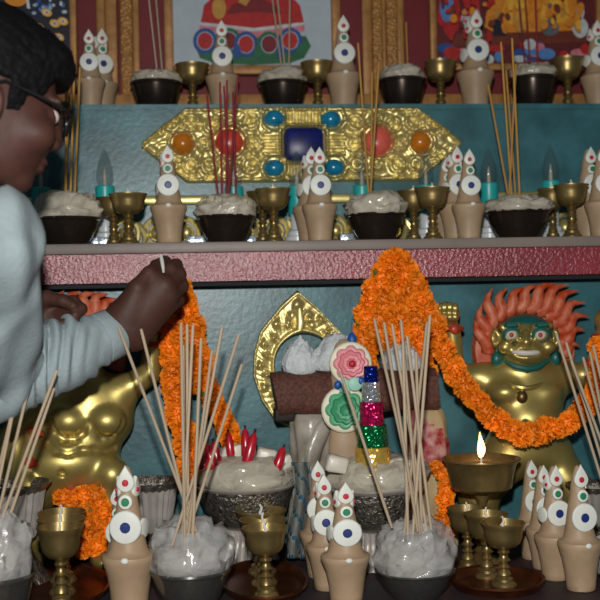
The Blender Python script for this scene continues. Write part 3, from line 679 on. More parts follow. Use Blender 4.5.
def left_guardian():
    s = px(2.10)
    root = thing('guardian_statue', 'gilded pot bellied guardian figure half hidden behind the man\'s white sleeve', 'statue', at(80, 545, 2.10, Z_T))
    d = SDF((P(-40, 400, 2.1).x, 1.985, Z_T-.01), (P(172, 400, 2.1).x, 2.215, P(60, 300, 2.1).z), .0034)
    Q = lambda x, y, Y=2.11: P(x, y, Y)
    d.ell(Q(76,346,2.10), (27*s,.05,25*s), .012).ell(Q(78,362,2.085), (23*s,.04,15*s), .012)
    for x in (62, 92): d.ell(Q(x,340,2.05), (9*s,.012,8*s), .006)
    d.cone(Q(77,340,2.05), .007, Q(77,349,2.036), .0095, .005)
    d.ell(Q(78,359,2.03), (16*s,.016,3.4*s), .004, sub=True)
    for x in (46, 107): d.ell(Q(x,345,2.105), (5*s,.012,11*s), .006)
    d.cone(Q(80,368), .036, Q(84,390), .04, .02)
    d.ell(Q(86,418,2.115), (47*s,.062,38*s), .03); d.cone(Q(45,400), .03, Q(118,392), .032, .03)
    d.ell(Q(64,459,2.115), (55*s,.082,31*s), .022)                     # belly
    d.ell(Q(50,478,2.12), (50*s,.07,24*s), .03)
    # breasts with the crease below each, and the fold above the belly
    for x, y in ((68,421), (106,421)): d.ell(Q(x,y,2.072), (19*s,.030,16*s), .007)
    def surf(x, y):
        for i in range(140):
            p = Q(x, y, 1.99+.0015*i); q = [int(round((p[j]-float(d.ax[j][0]))/d.res)) for j in range(3)]
            if all(0 <= q[j] < d.D.shape[j] for j in range(3)) and d.D[tuple(q)] < 0: return p+Vector((0, -.001, 0))
        return Q(x, y, 2.05)
    def crease(pts, r, k=.006):
        W = [surf(*p) for p in pts]
        for a, c in zip(W, W[1:]): d.cone(a, r, c, r, k, sub=True)
    C1 = [[(51,422),(55,432),(64,439),(75,439),(83,433),(87,423)], [(91,423),(94,432),(102,438),(112,437),(120,431),(124,421)], [(48,443),(56,451),(68,454),(82,450),(95,450),(106,452),(115,447)]]
    W = [(c, [surf(*p) for p in c]) for c in C1]
    for c, w in W:
        for a, e in zip(w, w[1:]): d.cone(a, .0052, e, .0052, .006, sub=True)
    d.ell(Q(62,474,2.036), (.005,.010,.006), .004, sub=True)
    d.cone(Q(119,394), .030, Q(148,374,2.10), .021, .015).cone(Q(150,373,2.10), .0195, Q(153,336,2.09), .016, .012); d.ell(Q(150,322,2.085), (13*s,.022,12*s), .008)
    d.cone(Q(40,402), .03, Q(12,440,2.09), .027, .02).cone(Q(12,440,2.09), .025, Q(26,478,2.06), .022, .015).ell(Q(28,486,2.05), (.026,.022,.026), .008)
    d.cone(Q(86,484), .042, Q(112,474,2.07), .030, .02).cone(Q(112,475,2.07), .027, Q(100,535,2.075), .022, .015)
    d.cone(Q(38,488), .046, Q(6,505,2.06), .034, .02).cone(Q(6,505,2.06), .03, Q(30,540,2.07), .022, .015)
    for x in (104, 30): d.ell(at(x, 545, 2.06, Z_T+.018), (.026,.045,.018), .012)
    b = MB(); d.into(b, 'statuegold'); b.obj('body', root, world=True, sharp=0)
    flames(root, 76, 354, 38, [(40,356,26,322,8,2),(38,342,30,308,8,3),(41,330,38,294,8,3),(48,322,48,292,8,3),(56,316,62,290,8,3),(65,313,78,290,8,3.5),(76,312,93,291,8.5,4),(88,314,106,292,8.5,4),(97,319,116,297,8.5,4),(104,326,124,306,8.5,4),(109,336,128,318,8,4),(111,346,129,332,8,3)], 2.15, -22, 205)
    for x in (62, 92): MB().ball(Q(x,341,2.041), (5.6*s,.008,4.6*s), 'stwhite', 14, 10).obj('eye', root, world=True)['label'] = 'white bulging eye'
    for c, ax, r in ((Q(152,345,2.095), (0,.1,1), .018), (Q(36,432,2.052), (.3,.1,1), .010), (Q(31,462,2.045), (.3,.1,1), .012)):
        b = MB(); ring(b, c, r, .006, 'stred', ax); b.ball(c+Vector((0,-r*.6,0)), (.011,.006,.011), 'stred', 12, 8); b.obj('bracelet', root, world=True)['label'] = 'orange red beaded band'
    MB().ball(Q(72,493,2.05), (.016,.010,.012), 'stred', 12, 8).obj('anklet', root, world=True)
right_guardian(); left_guardian()
# ------------------------------------------------------------------ gilded pointed arch
def arch():
    Y = 2.185; s = px(Y); root = thing('gilded_arch', 'gilded pointed openwork arch with a round opening, behind the brown block', 'arch', P(299, 430, Y))
    n, k = 180, 26; cx, cy = 306, 364; V = []; Fs = []
    ol = [(300,290),(318,306),(345,336),(354,352),(357,370),(352,395),(337,420),(306,434),(275,420),(262,400),(254,375),(255,352),(262,330),(283,305)]
    def rad(a):
        dx, dy = math.cos(a), -math.sin(a); best = 60.
        for (x0, y0), (x1, y1) in zip(ol, ol[1:]+ol[:1]):
            ex, ey = x1-x0, y1-y0; den = dx*ey-dy*ex
            if abs(den) < 1e-9: continue
            t = ((x0-cx)*ey-(y0-cy)*ex)/den; u = ((x0-cx)*dy-(y0-cy)*dx)/den
            if t > 0 and -1e-6 <= u <= 1+1e-6: best = t
        return best
    for i in range(n):
        a = -90+360*i/n; ro = rad(math.radians(a)); ri = 30.
        for j in range(k+1):
            t = j/k; r = ri+(ro-ri)*t; ar = math.radians(a)
            h = 4+3.2*math.exp(-((t-.10)/.07)**2)+2*math.exp(-((t-.95)/.04)**2)
            h += 4.0*max(0, math.cos(ar*13))**2*math.exp(-((t-.42)/.15)**2)+3.6*max(0, math.cos(ar*13+PI))**2*math.exp(-((t-.72)/.13)**2)+1.6*abs(math.sin(ar*26+t*9))*math.exp(-((t-.6)/.3)**2)
            if j in (0, k): h = 0
            V.append(Vector(((cx-299+r*math.cos(ar))*s, -h*s*1.3, (430-cy+r*math.sin(ar))*s)))
    for i in range(n):
        q = (i+1) % n
        for j in range(k): Fs.append((i*(k+1)+j, i*(k+1)+j+1, q*(k+1)+j+1, q*(k+1)+j))
        Fs.append((i*(k+1), q*(k+1), q*(k+1)+k, i*(k+1)+k))
    MB().add(V, Fs, 'gold').obj('relief_band', root, sharp=0)
    c = lambda x, y, Y_=2.172: P(x, y, Y_)
    b = MB(); b.tube([c(300,330), c(301,322), c(300,312), c(299,300)], [.010,.012,.008,.002], 'gold', 10, flat=.7)
    for sg in (-1, 1): b.tube([c(300,318), c(300+sg*6,311), c(300+sg*11,313), c(300+sg*10,319)], [.005,.006,.006,.003], 'gold', 8); b.ball(c(300+sg*12, 325), (.009,.007,.009), 'gold', 10, 8)
    b.obj('crest_leaf', root, world=True)
arch()
# ------------------------------------------------------------------ brown block, bundles and crumbs
YBk = 2.08
root = thing('wrapped_block', 'long rough brown block lying across two wrapped bundles in the centre', 'block', P(355, 411, YBk))
c = P(355, 391, YBk); Rr = Matrix.Rotation(math.radians(-1.0), 3, 'Y')
L = 163*px(YBk)
b = MB(); b.tube([c+Rr@Vector((-L/2+L*i/20, 0, .003*math.sin(i*.9))) for i in range(21)], [.0445+.0012*math.sin(i*1.7) for i in range(21)], 'brownblock', 28, flat=.98, up=(0,0,1))
V = []
for v in b.v:
    q = Vector(v)-c; q.y = math.copysign(min(abs(q.y), .040), q.y); q.z = math.copysign(min(abs(q.z), .0415), q.z)
    V.append(q+c)
b.v = V; b.obj('fibre_block', root, world=True, sharp=50)
b = MB(); b.box(P(284, 414, 2.085), (20*px(2.08), .05, 12*px(2.08)), 'shadeblock', bev=.004); b.obj('end_shade_block', root, world=True)['label'] = 'black block as painted shade under the left end'  # dark box standing in for the shadow below the block's left end
def bundle(name, label, cat, x, ytop, wtop, wbot, Y, m, seed, parts=None, fold=9, depth=.7):
    base = at(x, 560, Y, Z_T); h = P(x, ytop, Y).z-Z_T; s = px(Y); r = thing(name, label, cat, base)
    pr = [(0,0),(.9,0),(1,.03)]+[(1+(wtop/wbot-1)*t, .05+.9*t) for t in (0,.15,.3,.45,.6,.75,.9,.97)]+[(wtop/wbot*.85, .985),(wtop/wbot*.5, 1),(0,1)]
    def md(a, z): return 1+.10*math.sin(a*fold+z*9+seed)*min(1, 1.2-z)+.14*noise.noise((math.cos(a)*1.6, math.sin(a)*1.6, z*4+seed))
    pr2 = []
    for (p, z) in zip(pr, pr[1:]):
        for t in (0, .5): pr2.append((p[0]+(z[0]-p[0])*t, p[1]+(z[1]-p[1])*t))
    pr2.append(pr[-1])
    b = MB().lathe(pr2, m, 64, mod=md); b.v = [(v[0]*wbot/2*s, v[1]*wbot/2*s*depth, v[2]*h) for v in b.v]
    if parts:
        bf = [f for f in b.f if abs((sum(b.v[i][2] for i in f)/len(f))/h-parts[0]-parts[1]*(sum(b.v[i][0] for i in f)/len(f))/(wbot/2*s)) < parts[2]]
        e = MB(); e.add([(v[0]*1.05, v[1]*1.07, v[2]) for v in b.v], bf, 'brocade'); e.obj('brocade_band', r, sharp=0)['label'] = 'red and white patterned band'
    b.obj('wrapping', r, sharp=60)
    return r, base, h
r_, ba, hh = bundle('wrapped_bundle', 'whitish silk and clear plastic wrapped bundle under the left of the brown block', 'bundle', 316, 411, 46, 52, 2.08, 'silk', 3)
b = MB(); b.tube([P(333,412,2.04), P(322,430,2.030), P(314,450,2.026), P(310,475,2.024)], [.012,.017,.018,.016], 'silk', 10, flat=.5); b.obj('scarf_fold', r_, world=True)
r_, ba, hh = bundle('wrapped_bundle', 'red and white brocade wrapped bundle under the right of the brown block', 'bundle', 430, 407, 36, 54, 2.08, 'clothcream', 8, parts=(.74, -.16, .16))
for i, (x, top, rim, w, l) in enumerate(((300,339,373,17,'inside the gilded arch'), (338,335,369,26,'behind the pink flower'), (402,341,371,20,'behind the incense sticks'))):
    plastic(x, top, rim, w, 2.08, 'heap of white crumbs on the brown block, '+l, 40+i, m='cotton', sq=.8, deep=.12, amp=.24, group='white heaps on the brown block', name='crumb_heap', cat='crumb heap')
# ------------------------------------------------------------------ marigold garlands
def marigold_mesh(seed):
    rnd = random.Random(seed); b = MB(); V = []; Fs = []; N = 70
    b.ball((0,0,0), .66, 'marigold', 10, 7)
    for i in range(N):
        z = 1-2*(i+.5)/N; ph = i*2.39996; r = math.sqrt(max(0, 1-z*z)); n = Vector((r*math.cos(ph), r*math.sin(ph), z))
        if z < -.75: continue
        t = n.orthogonal().normalized(); t.rotate(Matrix.Rotation(rnd.uniform(0, 6.28), 3, n)); u = n.cross(t)
        w = rnd.uniform(.22, .32); o = len(V); L = rnd.uniform(.92, 1.08)
        for (k, ww) in ((.55, .6), (.85, 1.), (1., 1.1)):
            for e in (-1, 0, 1): V.append(n*(k*L-(.06 if e == 0 and k > .9 else 0)) + t*(w*ww*e) + u*(.10*(k-.55)*rnd.uniform(-1, 1)+ (.07 if e else -.05)))
        Fs += [(o+q, o+q+1, o+q+4, o+q+3) for q in (0, 1, 3, 4)]
    b.add(V, Fs, 'marigold'); b.tube([(0,0,-.95), (0,0,-.6)], [.2, .35], 'sepal', 6)
    me = b.obj('tmp', sharp=0); d = me.data; bpy.data.objects.remove(me); d.name = 'marigold'; return d
MG = [marigold_mesh(i) for i in range(4)]
def strand(root, pts, Y, r, step, jit=.25):
    pts = [Vector((p[0], p[1], (p[2] if len(p) > 2 else Y))) for p in pts]
    # arc-length walk in photograph pixels, placed at real depths
    fine = []
    for a, b_ in zip(pts, pts[1:]):
        n = max(2, int((b_-a).xy.length/1.0))
        for i in range(n): fine.append(a.lerp(b_, i/n))
    fine.append(pts[-1])
    acc = 0; nxt = 0; W = [P(*f) for f in fine]; st = step*px(Y)
    thread.append(W[::6]+[W[-1]])
    prev = W[0]
    for w in W:
        acc += (w-prev).length; prev = w
        if acc >= nxt:
            nxt += st
            o = bpy.data.objects.new('marigold', random.choice(MG)); COL.objects.link(o); o.parent = root
            k = r*px(Y)*random.uniform(.88, 1.12)
            o.location = w-root.location+Vector([random.uniform(-jit, jit)*k for _ in range(3)]); o.scale = (k, k, k*random.uniform(.8, .95))
            e = Vector((random.gauss(0, .6), random.gauss(-.7, .5), random.gauss(0, .6))).normalized()
            o.rotation_euler = e.to_track_quat('Z', 'Y').to_euler()
def garland(label, strands, Y, r=11, step=8.5, group=None):
    global thread
    thread = []
    root = thing('marigold_garland', label, 'garland', P(*strands[0][0][:2], Y), group)
    for sdef in strands: strand(root, sdef, Y, r, step)
    b = MB()
    for t in thread: b.tube(t, .0012, 'string', 5)
    b.obj('thread', root, world=True)
thread = []
garland('long orange marigold garland swagged across the grinning guardian\'s belly', [[(404,262,2.085),(418,288,2.07),(431,318,2.05),(443,346,2.02),(456,374,2.0),(478,402,1.99),(500,422,1.985),(520,433,1.98),(540,434,1.98),(562,427,1.985),(582,412,2.0),(596,385,2.02),(602,345,2.04)]], 2.03, r=11.8, step=6.5)
garland('bunched orange marigold garland hanging from the red fascia above the brown block', [[(398,259),(385,272),(372,292),(366,318),(364,345),(370,375),(376,398)], [(392,262),(384,290),(382,318),(384,345)], [(397,260),(398,290),(399,320),(401,346),(403,366)], [(402,262),(409,285),(412,312),(420,345),(424,372)]], 2.085, r=12, step=8)
garland('orange marigold garland hanging in two strands behind the man\'s right hand', [[(180,288),(172,320),(170,350),(174,385),(181,420),(187,455),(192,478)], [(183,290),(192,325),(199,355),(206,385),(217,412),(228,435),(240,455)], [(183,300),(182,330),(186,360),(191,385)]], 2.085, r=12, step=8)
garland('small heap of orange marigolds below the pot bellied guardian', [[(64,500),(78,496),(94,498),(106,503)], [(104,514),(90,511),(74,512),(66,520)], [(70,530),(84,527),(98,530),(106,526)], [(100,543),(88,541),(78,546),(84,552)]], 2.045, r=11, step=9)
garland('short orange marigold strand hanging beside the big lit lamp', [[(437,468),(443,482),(447,497),(443,512),(446,528),(443,545)]], 2.03, r=9, step=8)
# ------------------------------------------------------------------ offering table
root = thing('offering_table', 'dark cloth topped offering table along the bottom of the picture', 'table', (.3, 1.93, 0))
TX0, TX1, TY0, TY1 = -.375, 1.5, 1.6, 2.205
MB().box(((TX0+TX1)/2-.3, (TY0+TY1)/2-1.93, Z_T-.02), (TX1-TX0, TY1-TY0, .032), 'tablewood', bev=.004).obj('tabletop', root)
b = MB().box(((TX0+TX1)/2-.3, (TY0+TY1)/2-1.93, Z_T-.002), (TX1-TX0+.01, TY1-TY0, .004), 'tablecloth'); b.box(((TX0+TX1)/2-.3, TY0-1.93-.006, Z_T-.14), (TX1-TX0+.01, .005, .28), 'tablecloth'); b.obj('cloth_cover', root)
for x in (TX0+.06, TX1-.06):
    for y in (TY0+.06, TY1-.06): MB().box((x-.3, y-1.93, (Z_T-.036)/2), (.06, .06, Z_T-.036), 'tablewood', bev=.004).obj('leg', root)
# ------------------------------------------------------------------ copper trays and lamps
def tray(x, Y, rx, ry, label, z=Z_T):
    b = MB().lathe([(0,.004),(.80,.004),(.86,.006),(.93,.016),(1,.018),(1,.014),(.95,.010),(.88,0),(0,0)], 'copper', 56)
    b.v = [(v[0]*rx, v[1]*ry, v[2]) for v in b.v]; o = b.obj('copper_tray'); o.location = at(x, 590, Y, z); return tag(o, label, 'tray', 'copper trays')
ZP = Z_T+.0042
tray(62, 1.885, .082, .135, 'round copper tray under the lamp row at left beside the fluted cup')
tray(264, 1.87, .076, .130, 'round copper tray under the lamp row in front of the engraved bowl with red sweets')
tray(497, 1.80, .080, .082, 'round copper tray under the front lamps at right')
for (x, rim, r, Y, l) in ((60,531,23,1.79,'front of the left row by the fluted cup'), (61,523,23.5,1.872,'middle of the left row by the fluted cup'), (62,516,23.5,1.955,'rear of the left row by the fluted cup'),
                          (265,532,23,1.79,'front of the row before the red sweets bowl'), (263,524,24,1.872,'middle of the row before the red sweets bowl'), (261,515,26,1.95,'wide rear one before the red sweets bowl'),
                          (503,527,23,1.785,'front of the right hand cluster'), (486,518,22.5,1.845,'second from front of the right hand cluster'), (467,512,21,1.92,'rear small one of the right hand cluster')):
    lamp(x, rim, r, Y, (ZP if x != 467 else Z_T)+.0005, 'brass butter lamp with white wick, '+l, 'brass lamps on the offering table')
def big_lamp():
    Y = 1.96; s = px(Y); base = at(483, 560, Y, Z_T); r = thing('butter_lamp', 'large brass butter lamp with a burning flame before the grinning guardian', 'butter lamp', base)
    H = P(483, 458, Y).z-Z_T; u = s
    zc = H-33*u
    MB().lathe([(0,zc-2*u),(4*u,zc-2*u),(6*u,zc),(27*u,zc+1*u),(31*u,zc+4*u),(33*u,zc+16*u),(36*u,zc+28*u),(40*u,zc+32*u),(40*u,H),(38*u,H),(34*u,zc+27*u),(32*u,zc+22*u)], 'brass', 44).obj('cup', r)
    MB().lathe([(7*u,10*u),(9*u,14*u),(5.5*u,18*u),(4.5*u,22*u),(8*u,26*u),(4.5*u,30*u),(4*u,40*u),(5*u,zc-10*u),(8*u,zc-4*u),(8*u,zc-1*u)], 'brass', 28).obj('stem', r)
    MB().lathe([(0,0),(20*u,0),(20.5*u,3*u),(17*u,6*u),(10*u,9*u),(8*u,11*u),(0,11*u)], 'brass', 32).obj('foot', r)
    MB().lathe([(33.5*u,zc+25*u),(10*u,zc+25.5*u),(0,zc+25.5*u)], 'butter', 32).obj('lamp_butter', r)
    MB().tube([(0,0,zc+25*u),(.001,0,zc+31*u),(0,0,zc+35*u)], [.0025,.002,.0015], 'wick', 6).obj('wick', r)
    fm = M('candle_flame', (255,200,120), .5, emit=(255,186,96), es=9.)
    pr = [(0,33),(2.4,35),(3.8,39),(4.0,43),(3.0,48),(1.7,53),(.7,57),(0,60)]
    b = MB().lathe([(a*u, zc+z*u) for a, z in pr], fm, 16); b.v = [(v[0]+.0012*math.sin((v[2]-zc)/u*.18), v[1], v[2]) for v in b.v]; b.obj('flame', r)
big_lamp()
# ------------------------------------------------------------------ front bowls with plastic and incense
for x, rim, r, Y, top, l, seed in ((190,567,41,1.765,522,'below the man\'s hand',50), (415,568,41,1.765,522,'right of the foil tower',51), (-8,572,42,1.685,513,'cut off by the left picture edge',52)):
    o = bowl(x, rim, r, Y, Z_T, 'round steel bowl stuffed with plastic on the table, '+l, 'steel bowls on the offering table')
    for ch in [c_ for c_ in COL.objects if c_.parent == o]:
        if 'bowl_steel' not in bpy.data.meshes: pass
        me = ch.data.copy(); me.materials[0] = mat['steel']; ch.data = me
    plastic(x, top, rim+2, r*(1.0 if x > 0 else .93), Y, 'clear plastic filling the steel bowl '+l, seed, amp=.34, group='plastic in the steel bowls')
    plastic(x-4, top+24, rim+1, r*.70, Y, 'pale rice under the plastic in the steel bowl '+l, seed+5, m='rice', amp=.1, group='rice in the steel bowls', name='rice_heap', cat='rice')
G1 = 'incense in the steel bowl below the hand'
sticks([(118,326,208,562),(141,329,197,552),(181,323,185,545),(187,324,188,556),(193,325,182,548),(183,345,184,556),(222,327,182,552),(239,334,172,546),(242,364,180,558),(212,350,186,552),(201,338,192,556)], 1.722, .02, .0027, 'stick', 'tan incense stick in the steel bowl below the man\'s hand', G1, .02)
G2 = 'incense in the steel bowl right of the foil tower'
sticks([(340,371,392,528),(374,318,424,540),(384,322,418,532),(392,324,428,538),(401,320,420,538),(403,343,408,540),(416,352,422,540),(430,315,412,545),(427,322,404,536),(407,336,432,536)], 1.722, .02, .0027, 'stick', 'tan incense stick in the steel bowl right of the foil tower', G2, .02)
G3 = 'incense at the left picture edge'
sticks([(29,333,-14,545),(33,369,-10,548),(57,370,-6,540),(28,345,-20,548),(54,388,-2,550)], 1.675, .02, .0025, 'stick', 'tan incense stick at the left picture edge before the sleeve', G3, -.03)
o = bowl(632, 570, 40, 1.80, Z_T, 'steel bowl of incense just beyond the right picture edge', None); plastic(632, 525, 572, 38, 1.80, 'crumpled plastic in the bowl just beyond the right picture edge', 57)
sticks([(556,333,622,545),(566,342,626,540),(571,360,640,545),(583,357,634,545),(590,352,628,548),(593,345,640,540)], 1.80, .03, .0026, 'stick', 'tan incense stick at the right picture edge before the guardian', 'incense at the right picture edge', -.02)
# ------------------------------------------------------------------ dough cakes on the table
for k, x, top, Y, rz, lean, w, l in ((0,125,461,1.765,-.1,0,.96,'front one beside the bowl below the man\'s hand'), (2,120,482,1.855,-.2,-.03,.98,'mostly hidden behind the front one at left'),
    (0,342,478,1.76,0,0,1.08,'front of the three left of the foil tower'), (1,325,470,1.842,-.1,-.03,.98,'middle of the three left of the foil tower'), (2,318,457,1.925,-.1,-.02,.95,'rear of the three left of the foil tower'),
    (2,577,461,1.76,.05,-.015,.92,'front one of the row at right'), (1,552,462,1.835,.05,-.01,.95,'second of the row at right'), (2,541,462,1.91,.05,-.02,.92,'third of the row at right'), (2,530,457,1.985,.05,-.03,.92,'rearmost of the row at right')):
    torma(k, x, top, Y, Z_T, 'tan dough cake with white butter discs, '+l, 'dough cakes on the offering table', lean=lean, rz=rz, w=w)
# ------------------------------------------------------------------ silver offering vessels
def engraved(x, rim, R, Y, label):
    s = px(Y); r = thing('silver_bowl', label, 'silver bowl', at(x, 560, Y, Z_T), 'engraved silver bowls'); H = P(x, rim, Y).z-Z_T; u = R*s
    hb = .56*H
    MB().lathe([(0,H-hb),(.42*u,H-hb),(.62*u,H-.88*hb),(.80*u,H-.6*hb),(.90*u,H-.3*hb),(.955*u,H-.08*hb),(.93*u,H-.08*hb),(.86*u,H-.3*hb),(.7*u,H-.6*hb),(.3*u,H-.85*hb),(0,H-.86*hb)], 'silver', 56).obj('engraved_body', r)
    MB().lathe([(.94*u,H-.10*hb),(1.0*u,H-.06*hb),(1.02*u,H-.02*hb),(1.0*u,H),(.95*u,H-.01*hb),(.93*u,H-.09*hb)], 'silverflute', 56).obj('rim', r)
    md = lambda a, z: 1+.06*math.cos(a*26)
    MB().lathe([(0,0),(.62*u,0),(.60*u,.12*(H-hb)),(.46*u,.5*(H-hb)),(.38*u,.85*(H-hb)),(.43*u,H-hb+.002),(0,H-hb+.003)], 'silverflute', 104, mod=md).obj('fluted_foot', r)
engraved(247, 482, 51, 2.06, 'engraved silver bowl filled with white packets and red sweets')
engraved(375, 483, 53, 1.99, 'engraved silver bowl holding the foil tower and flower cake')
def fluted(x, rim, R, Y, label):
    s = px(Y); r = thing('fluted_cup', label, 'silver cup', at(x, 560, Y, Z_T), 'fluted silver cups'); H = P(x, rim, Y).z-Z_T; u = R*s
    md = lambda a, z: 1+.045*math.cos(a*24)
    b = MB().lathe([(0,.45*H),(.55*u,.45*H),(.66*u,.55*H),(.76*u,.75*H),(.84*u,.92*H),(.78*u,.92*H),(.6*u,.6*H),(0,.52*H)], 'silverflute', 96, mod=md); b.obj('fluted_body', r)
    MB().lathe([(.80*u,.90*H),(.9*u,.93*H),(1.04*u,.985*H),(1.05*u,H),(.98*u,H),(.8*u,.94*H),(.78*u,.9*H)], 'silver', 48).obj('chased_rim', r)
    MB().lathe([(0,0),(.95*u,0),(.98*u,.02*H),(.85*u,.10*H),(.55*u,.25*H),(.40*u,.36*H),(.52*u,.44*H),(.55*u,.46*H),(0,.46*H)], 'silver', 48).obj('engraved_foot', r)
fluted(15, 482, 35, 1.985, 'fluted silver cup with chased rim at the left picture edge')
fluted(152, 480, 30, 2.02, 'fluted silver cup between the dough cake and incense bunch')
fluted(598, 484, 30, 1.985, 'fluted silver cup at the right picture edge behind the dough cakes')
# sweets bowl contents
plastic(247, 456, 484, 50, 2.06, 'pale plastic wrapped rice heap in the sweets bowl', 61, m='milky', amp=.26, deep=.6)
plastic(247, 466, 484, 45, 2.06, 'rice under the plastic in the sweets bowl', 62, m='rice', amp=.1, deep=.6, name='rice_heap', cat='rice')
for i, (x0, y0, x1, y1, w, dy, l) in enumerate(((228,431,231,456,3.2,.0,'furthest back at left'), (245,427,246,458,3.6,0,'middle upright'), (255,431,246,466,4.2,-.03,'long leaning, in the middle'), (284,446,276,470,3.8,-.03,'at the right, alone'), (205,442,215,470,4.,-.03,'at the left, leaning left'), (199,455,206,468,4.2,-.04,'lowest at far left'), (213,440,218,464,3.6,-.01,'second from left'))):
    Y = 2.035+dy; b = MB(); p1 = P(x1, y1, Y); p0 = P(x0, y0, Y+.008); d = p0-p1; s = px(Y)
    r = thing('wrapped_sweet', 'red foil wrapped pointed sweet in the silver bowl, '+l, 'sweet', p1, 'red sweets in the silver bowl')
    MB().tube([p1, p1+d*.1, p1+d*.5, p1+d*.82, p1+d*.93], [w*s*1.1, w*s*1.35, w*s*1.3, w*s*.95, w*s*.45], 'candy', 10).obj('foil_wrapper', r, world=True)
    MB().tube([p1+d*.92, p1+d*.97, p1+d*1.06], [w*s*.34, w*s*.25, w*s*.4], 'candytip', 8).obj('twisted_tip', r, world=True)
for i, (x, y, w, h, a, l) in enumerate(((234,455,22,17,-.15,'left of the long red sweet'), (266,457,17,15,.2,'right of the long red sweet'), (284,462,14,12,-.3,'beside the rightmost red sweet'), (337,464,17,14,.25,'left of the foil tower'), (398,465,15,13,-.2,'right of the foil tower'), (412,469,13,11,.4,'furthest right behind the incense'))):
    s = px(2.0); b = MB().box((0,0,0), (w*1.25*s, .030, h*1.2*s), 'packet', bev=.006, R=Matrix.Rotation(a, 3, 'Y'))
    b.v = [Vector(v)*(1+.14*noise.noise(Vector(v)*60+Vector((i*9, 0, 0)))) for v in b.v]; o = b.obj('white_packet'); o.location = P(x, y, (2.06, 2.06, 2.045, 1.935, 1.95, 1.95)[i]); tag(o, 'white wrapped packet in an engraved silver bowl, '+l, 'packet', 'white packets in the silver bowls')
# flower cake and foil tower
plastic(377, 454, 485, 52, 1.99, 'crumpled plastic heap in the bowl with the foil tower', 65, m='milky', amp=.28, deep=.6)
plastic(377, 464, 485, 48, 1.99, 'rice under the plastic around the foil tower', 66, m='rice', amp=.1, deep=.6, name='rice_heap', cat='rice')
def flower_cake():
    Y = 2.005; s = px(Y); c = P(347, 478, Y); r = thing('flower_cake', 'tall dough cake with pink and green butter flowers behind the foil tower', 'torma cake', c); k = s/U_
    b = MB().lathe([(a*s, z*s) for a, z in ((0,-4),(16,-4),(18,10),(18,30),(16,48),(12,62),(12,80),(14,100),(14,122),(9,134),(4,139),(0,140))], 'dough', 28); b.v = [(v[0], v[1]*.55, v[2]) for v in b.v]; b.obj('dough_body', r)
    def fl(x, y, R, m1, m2, name, lab):
        q = (P(x, y, Y-.012)-c)
        V = MB(); o = disc('butter_disc', R*k, r, (0,0,0), 0, 'cream', t=4); o.location = q+Vector((0,-.008,0)); o['label'] = 'cream butter disc'
        b = MB()
        for lay, (rr, mm, yy) in enumerate(((.86, m1, 0), (.66, m2, -.003), (.46, m1, -.006), (.27, m2, -.009))):
            md = lambda a, z: .86+.16*abs(math.cos(a*4+lay*.4))
            e = MB().lathe([(0,.004),(rr*R*s,.004),(rr*R*s,0),(rr*R*s*.88,-.0045),(rr*R*s*.6,-.0025),(0,-.002)], mm, 48, mod=md, R=Matrix.Rotation(-PI/2, 3, 'X'))
            b.add([(v[0], v[1]+yy-.004, v[2]) for v in e.v], e.f, mm)
        f = b.obj(name, o); f['label'] = lab
        return o
    o = fl(350, 363, 21, 'pink', 'pinkdeep', 'butter_flower', 'pink petalled flower'); MB().ball((0,-.020,0), (3.6*s,.005,3.6*s), 'red', 14, 8).obj('flower_centre', o)['label'] = 'red bead centre'
    fl(344, 409, 23, 'jade', 'jadedeep', 'butter_flower', 'green petalled flower')
    for x, y, e_ in ((345,386,.03), (355,384,.034)): disc('butter_disc', 7*k, r, (0,0,0), 0, 'aqua').location = P(x, y, Y-e_)-c
    for x, y in ((338,385), (361,381)): MB().ball(P(x, y, Y-.034)-c, (4*s,.005,4.4*s), 'cobalt', 12, 8).obj('cobalt_bead', r)['label'] = 'blue bead'
    MB().lathe([(0,0),(4.5*s,1*s),(5*s,5*s),(3*s,9*s),(.8*s,11*s),(.5*s,20*s),(0,21*s)], 'cobalt', 14, c=P(352, 343, Y)-c).obj('pointed_tip', r)['label'] = 'blue pointed tip'
flower_cake()
def foil_tower():
    Y = 1.955; s = px(Y); c = P(373, 478, Y); r = thing('foil_tower', 'five tiered foil wrapped tower in blue silver magenta green and gold', 'foil tower', c)
    for n, m, z0, z1, a, b_ in (('gold_tier','fgold',-4,32,20,17), ('green_tier','fgreen',32,54,15.5,14.5), ('magenta_tier','fpink',54,77,12,11.5), ('silver_tier','fsilver',77,97,9.8,9), ('blue_tier','fblue',97,113,7.2,6.8)):
        pr = [(0,z0),(a,z0),(a+.5,z0+1)]; k = int((z1-z0)/4)
        for i in range(k): pr += [(a+(b_-a)*(i+.5)/k+.35, z0+(z1-z0)*(i+.4)/k), (a+(b_-a)*(i+.9)/k, z0+(z1-z0)*(i+.9)/k)]
        pr += [(b_,z1-.5),(b_-1,z1),(0,z1)]
        o = MB().lathe([(q*s, z*s) for q, z in pr], m, 32).obj(n, r, sharp=60); o['label'] = n.replace('_', ' ')+' of crinkled foil'
foil_tower()
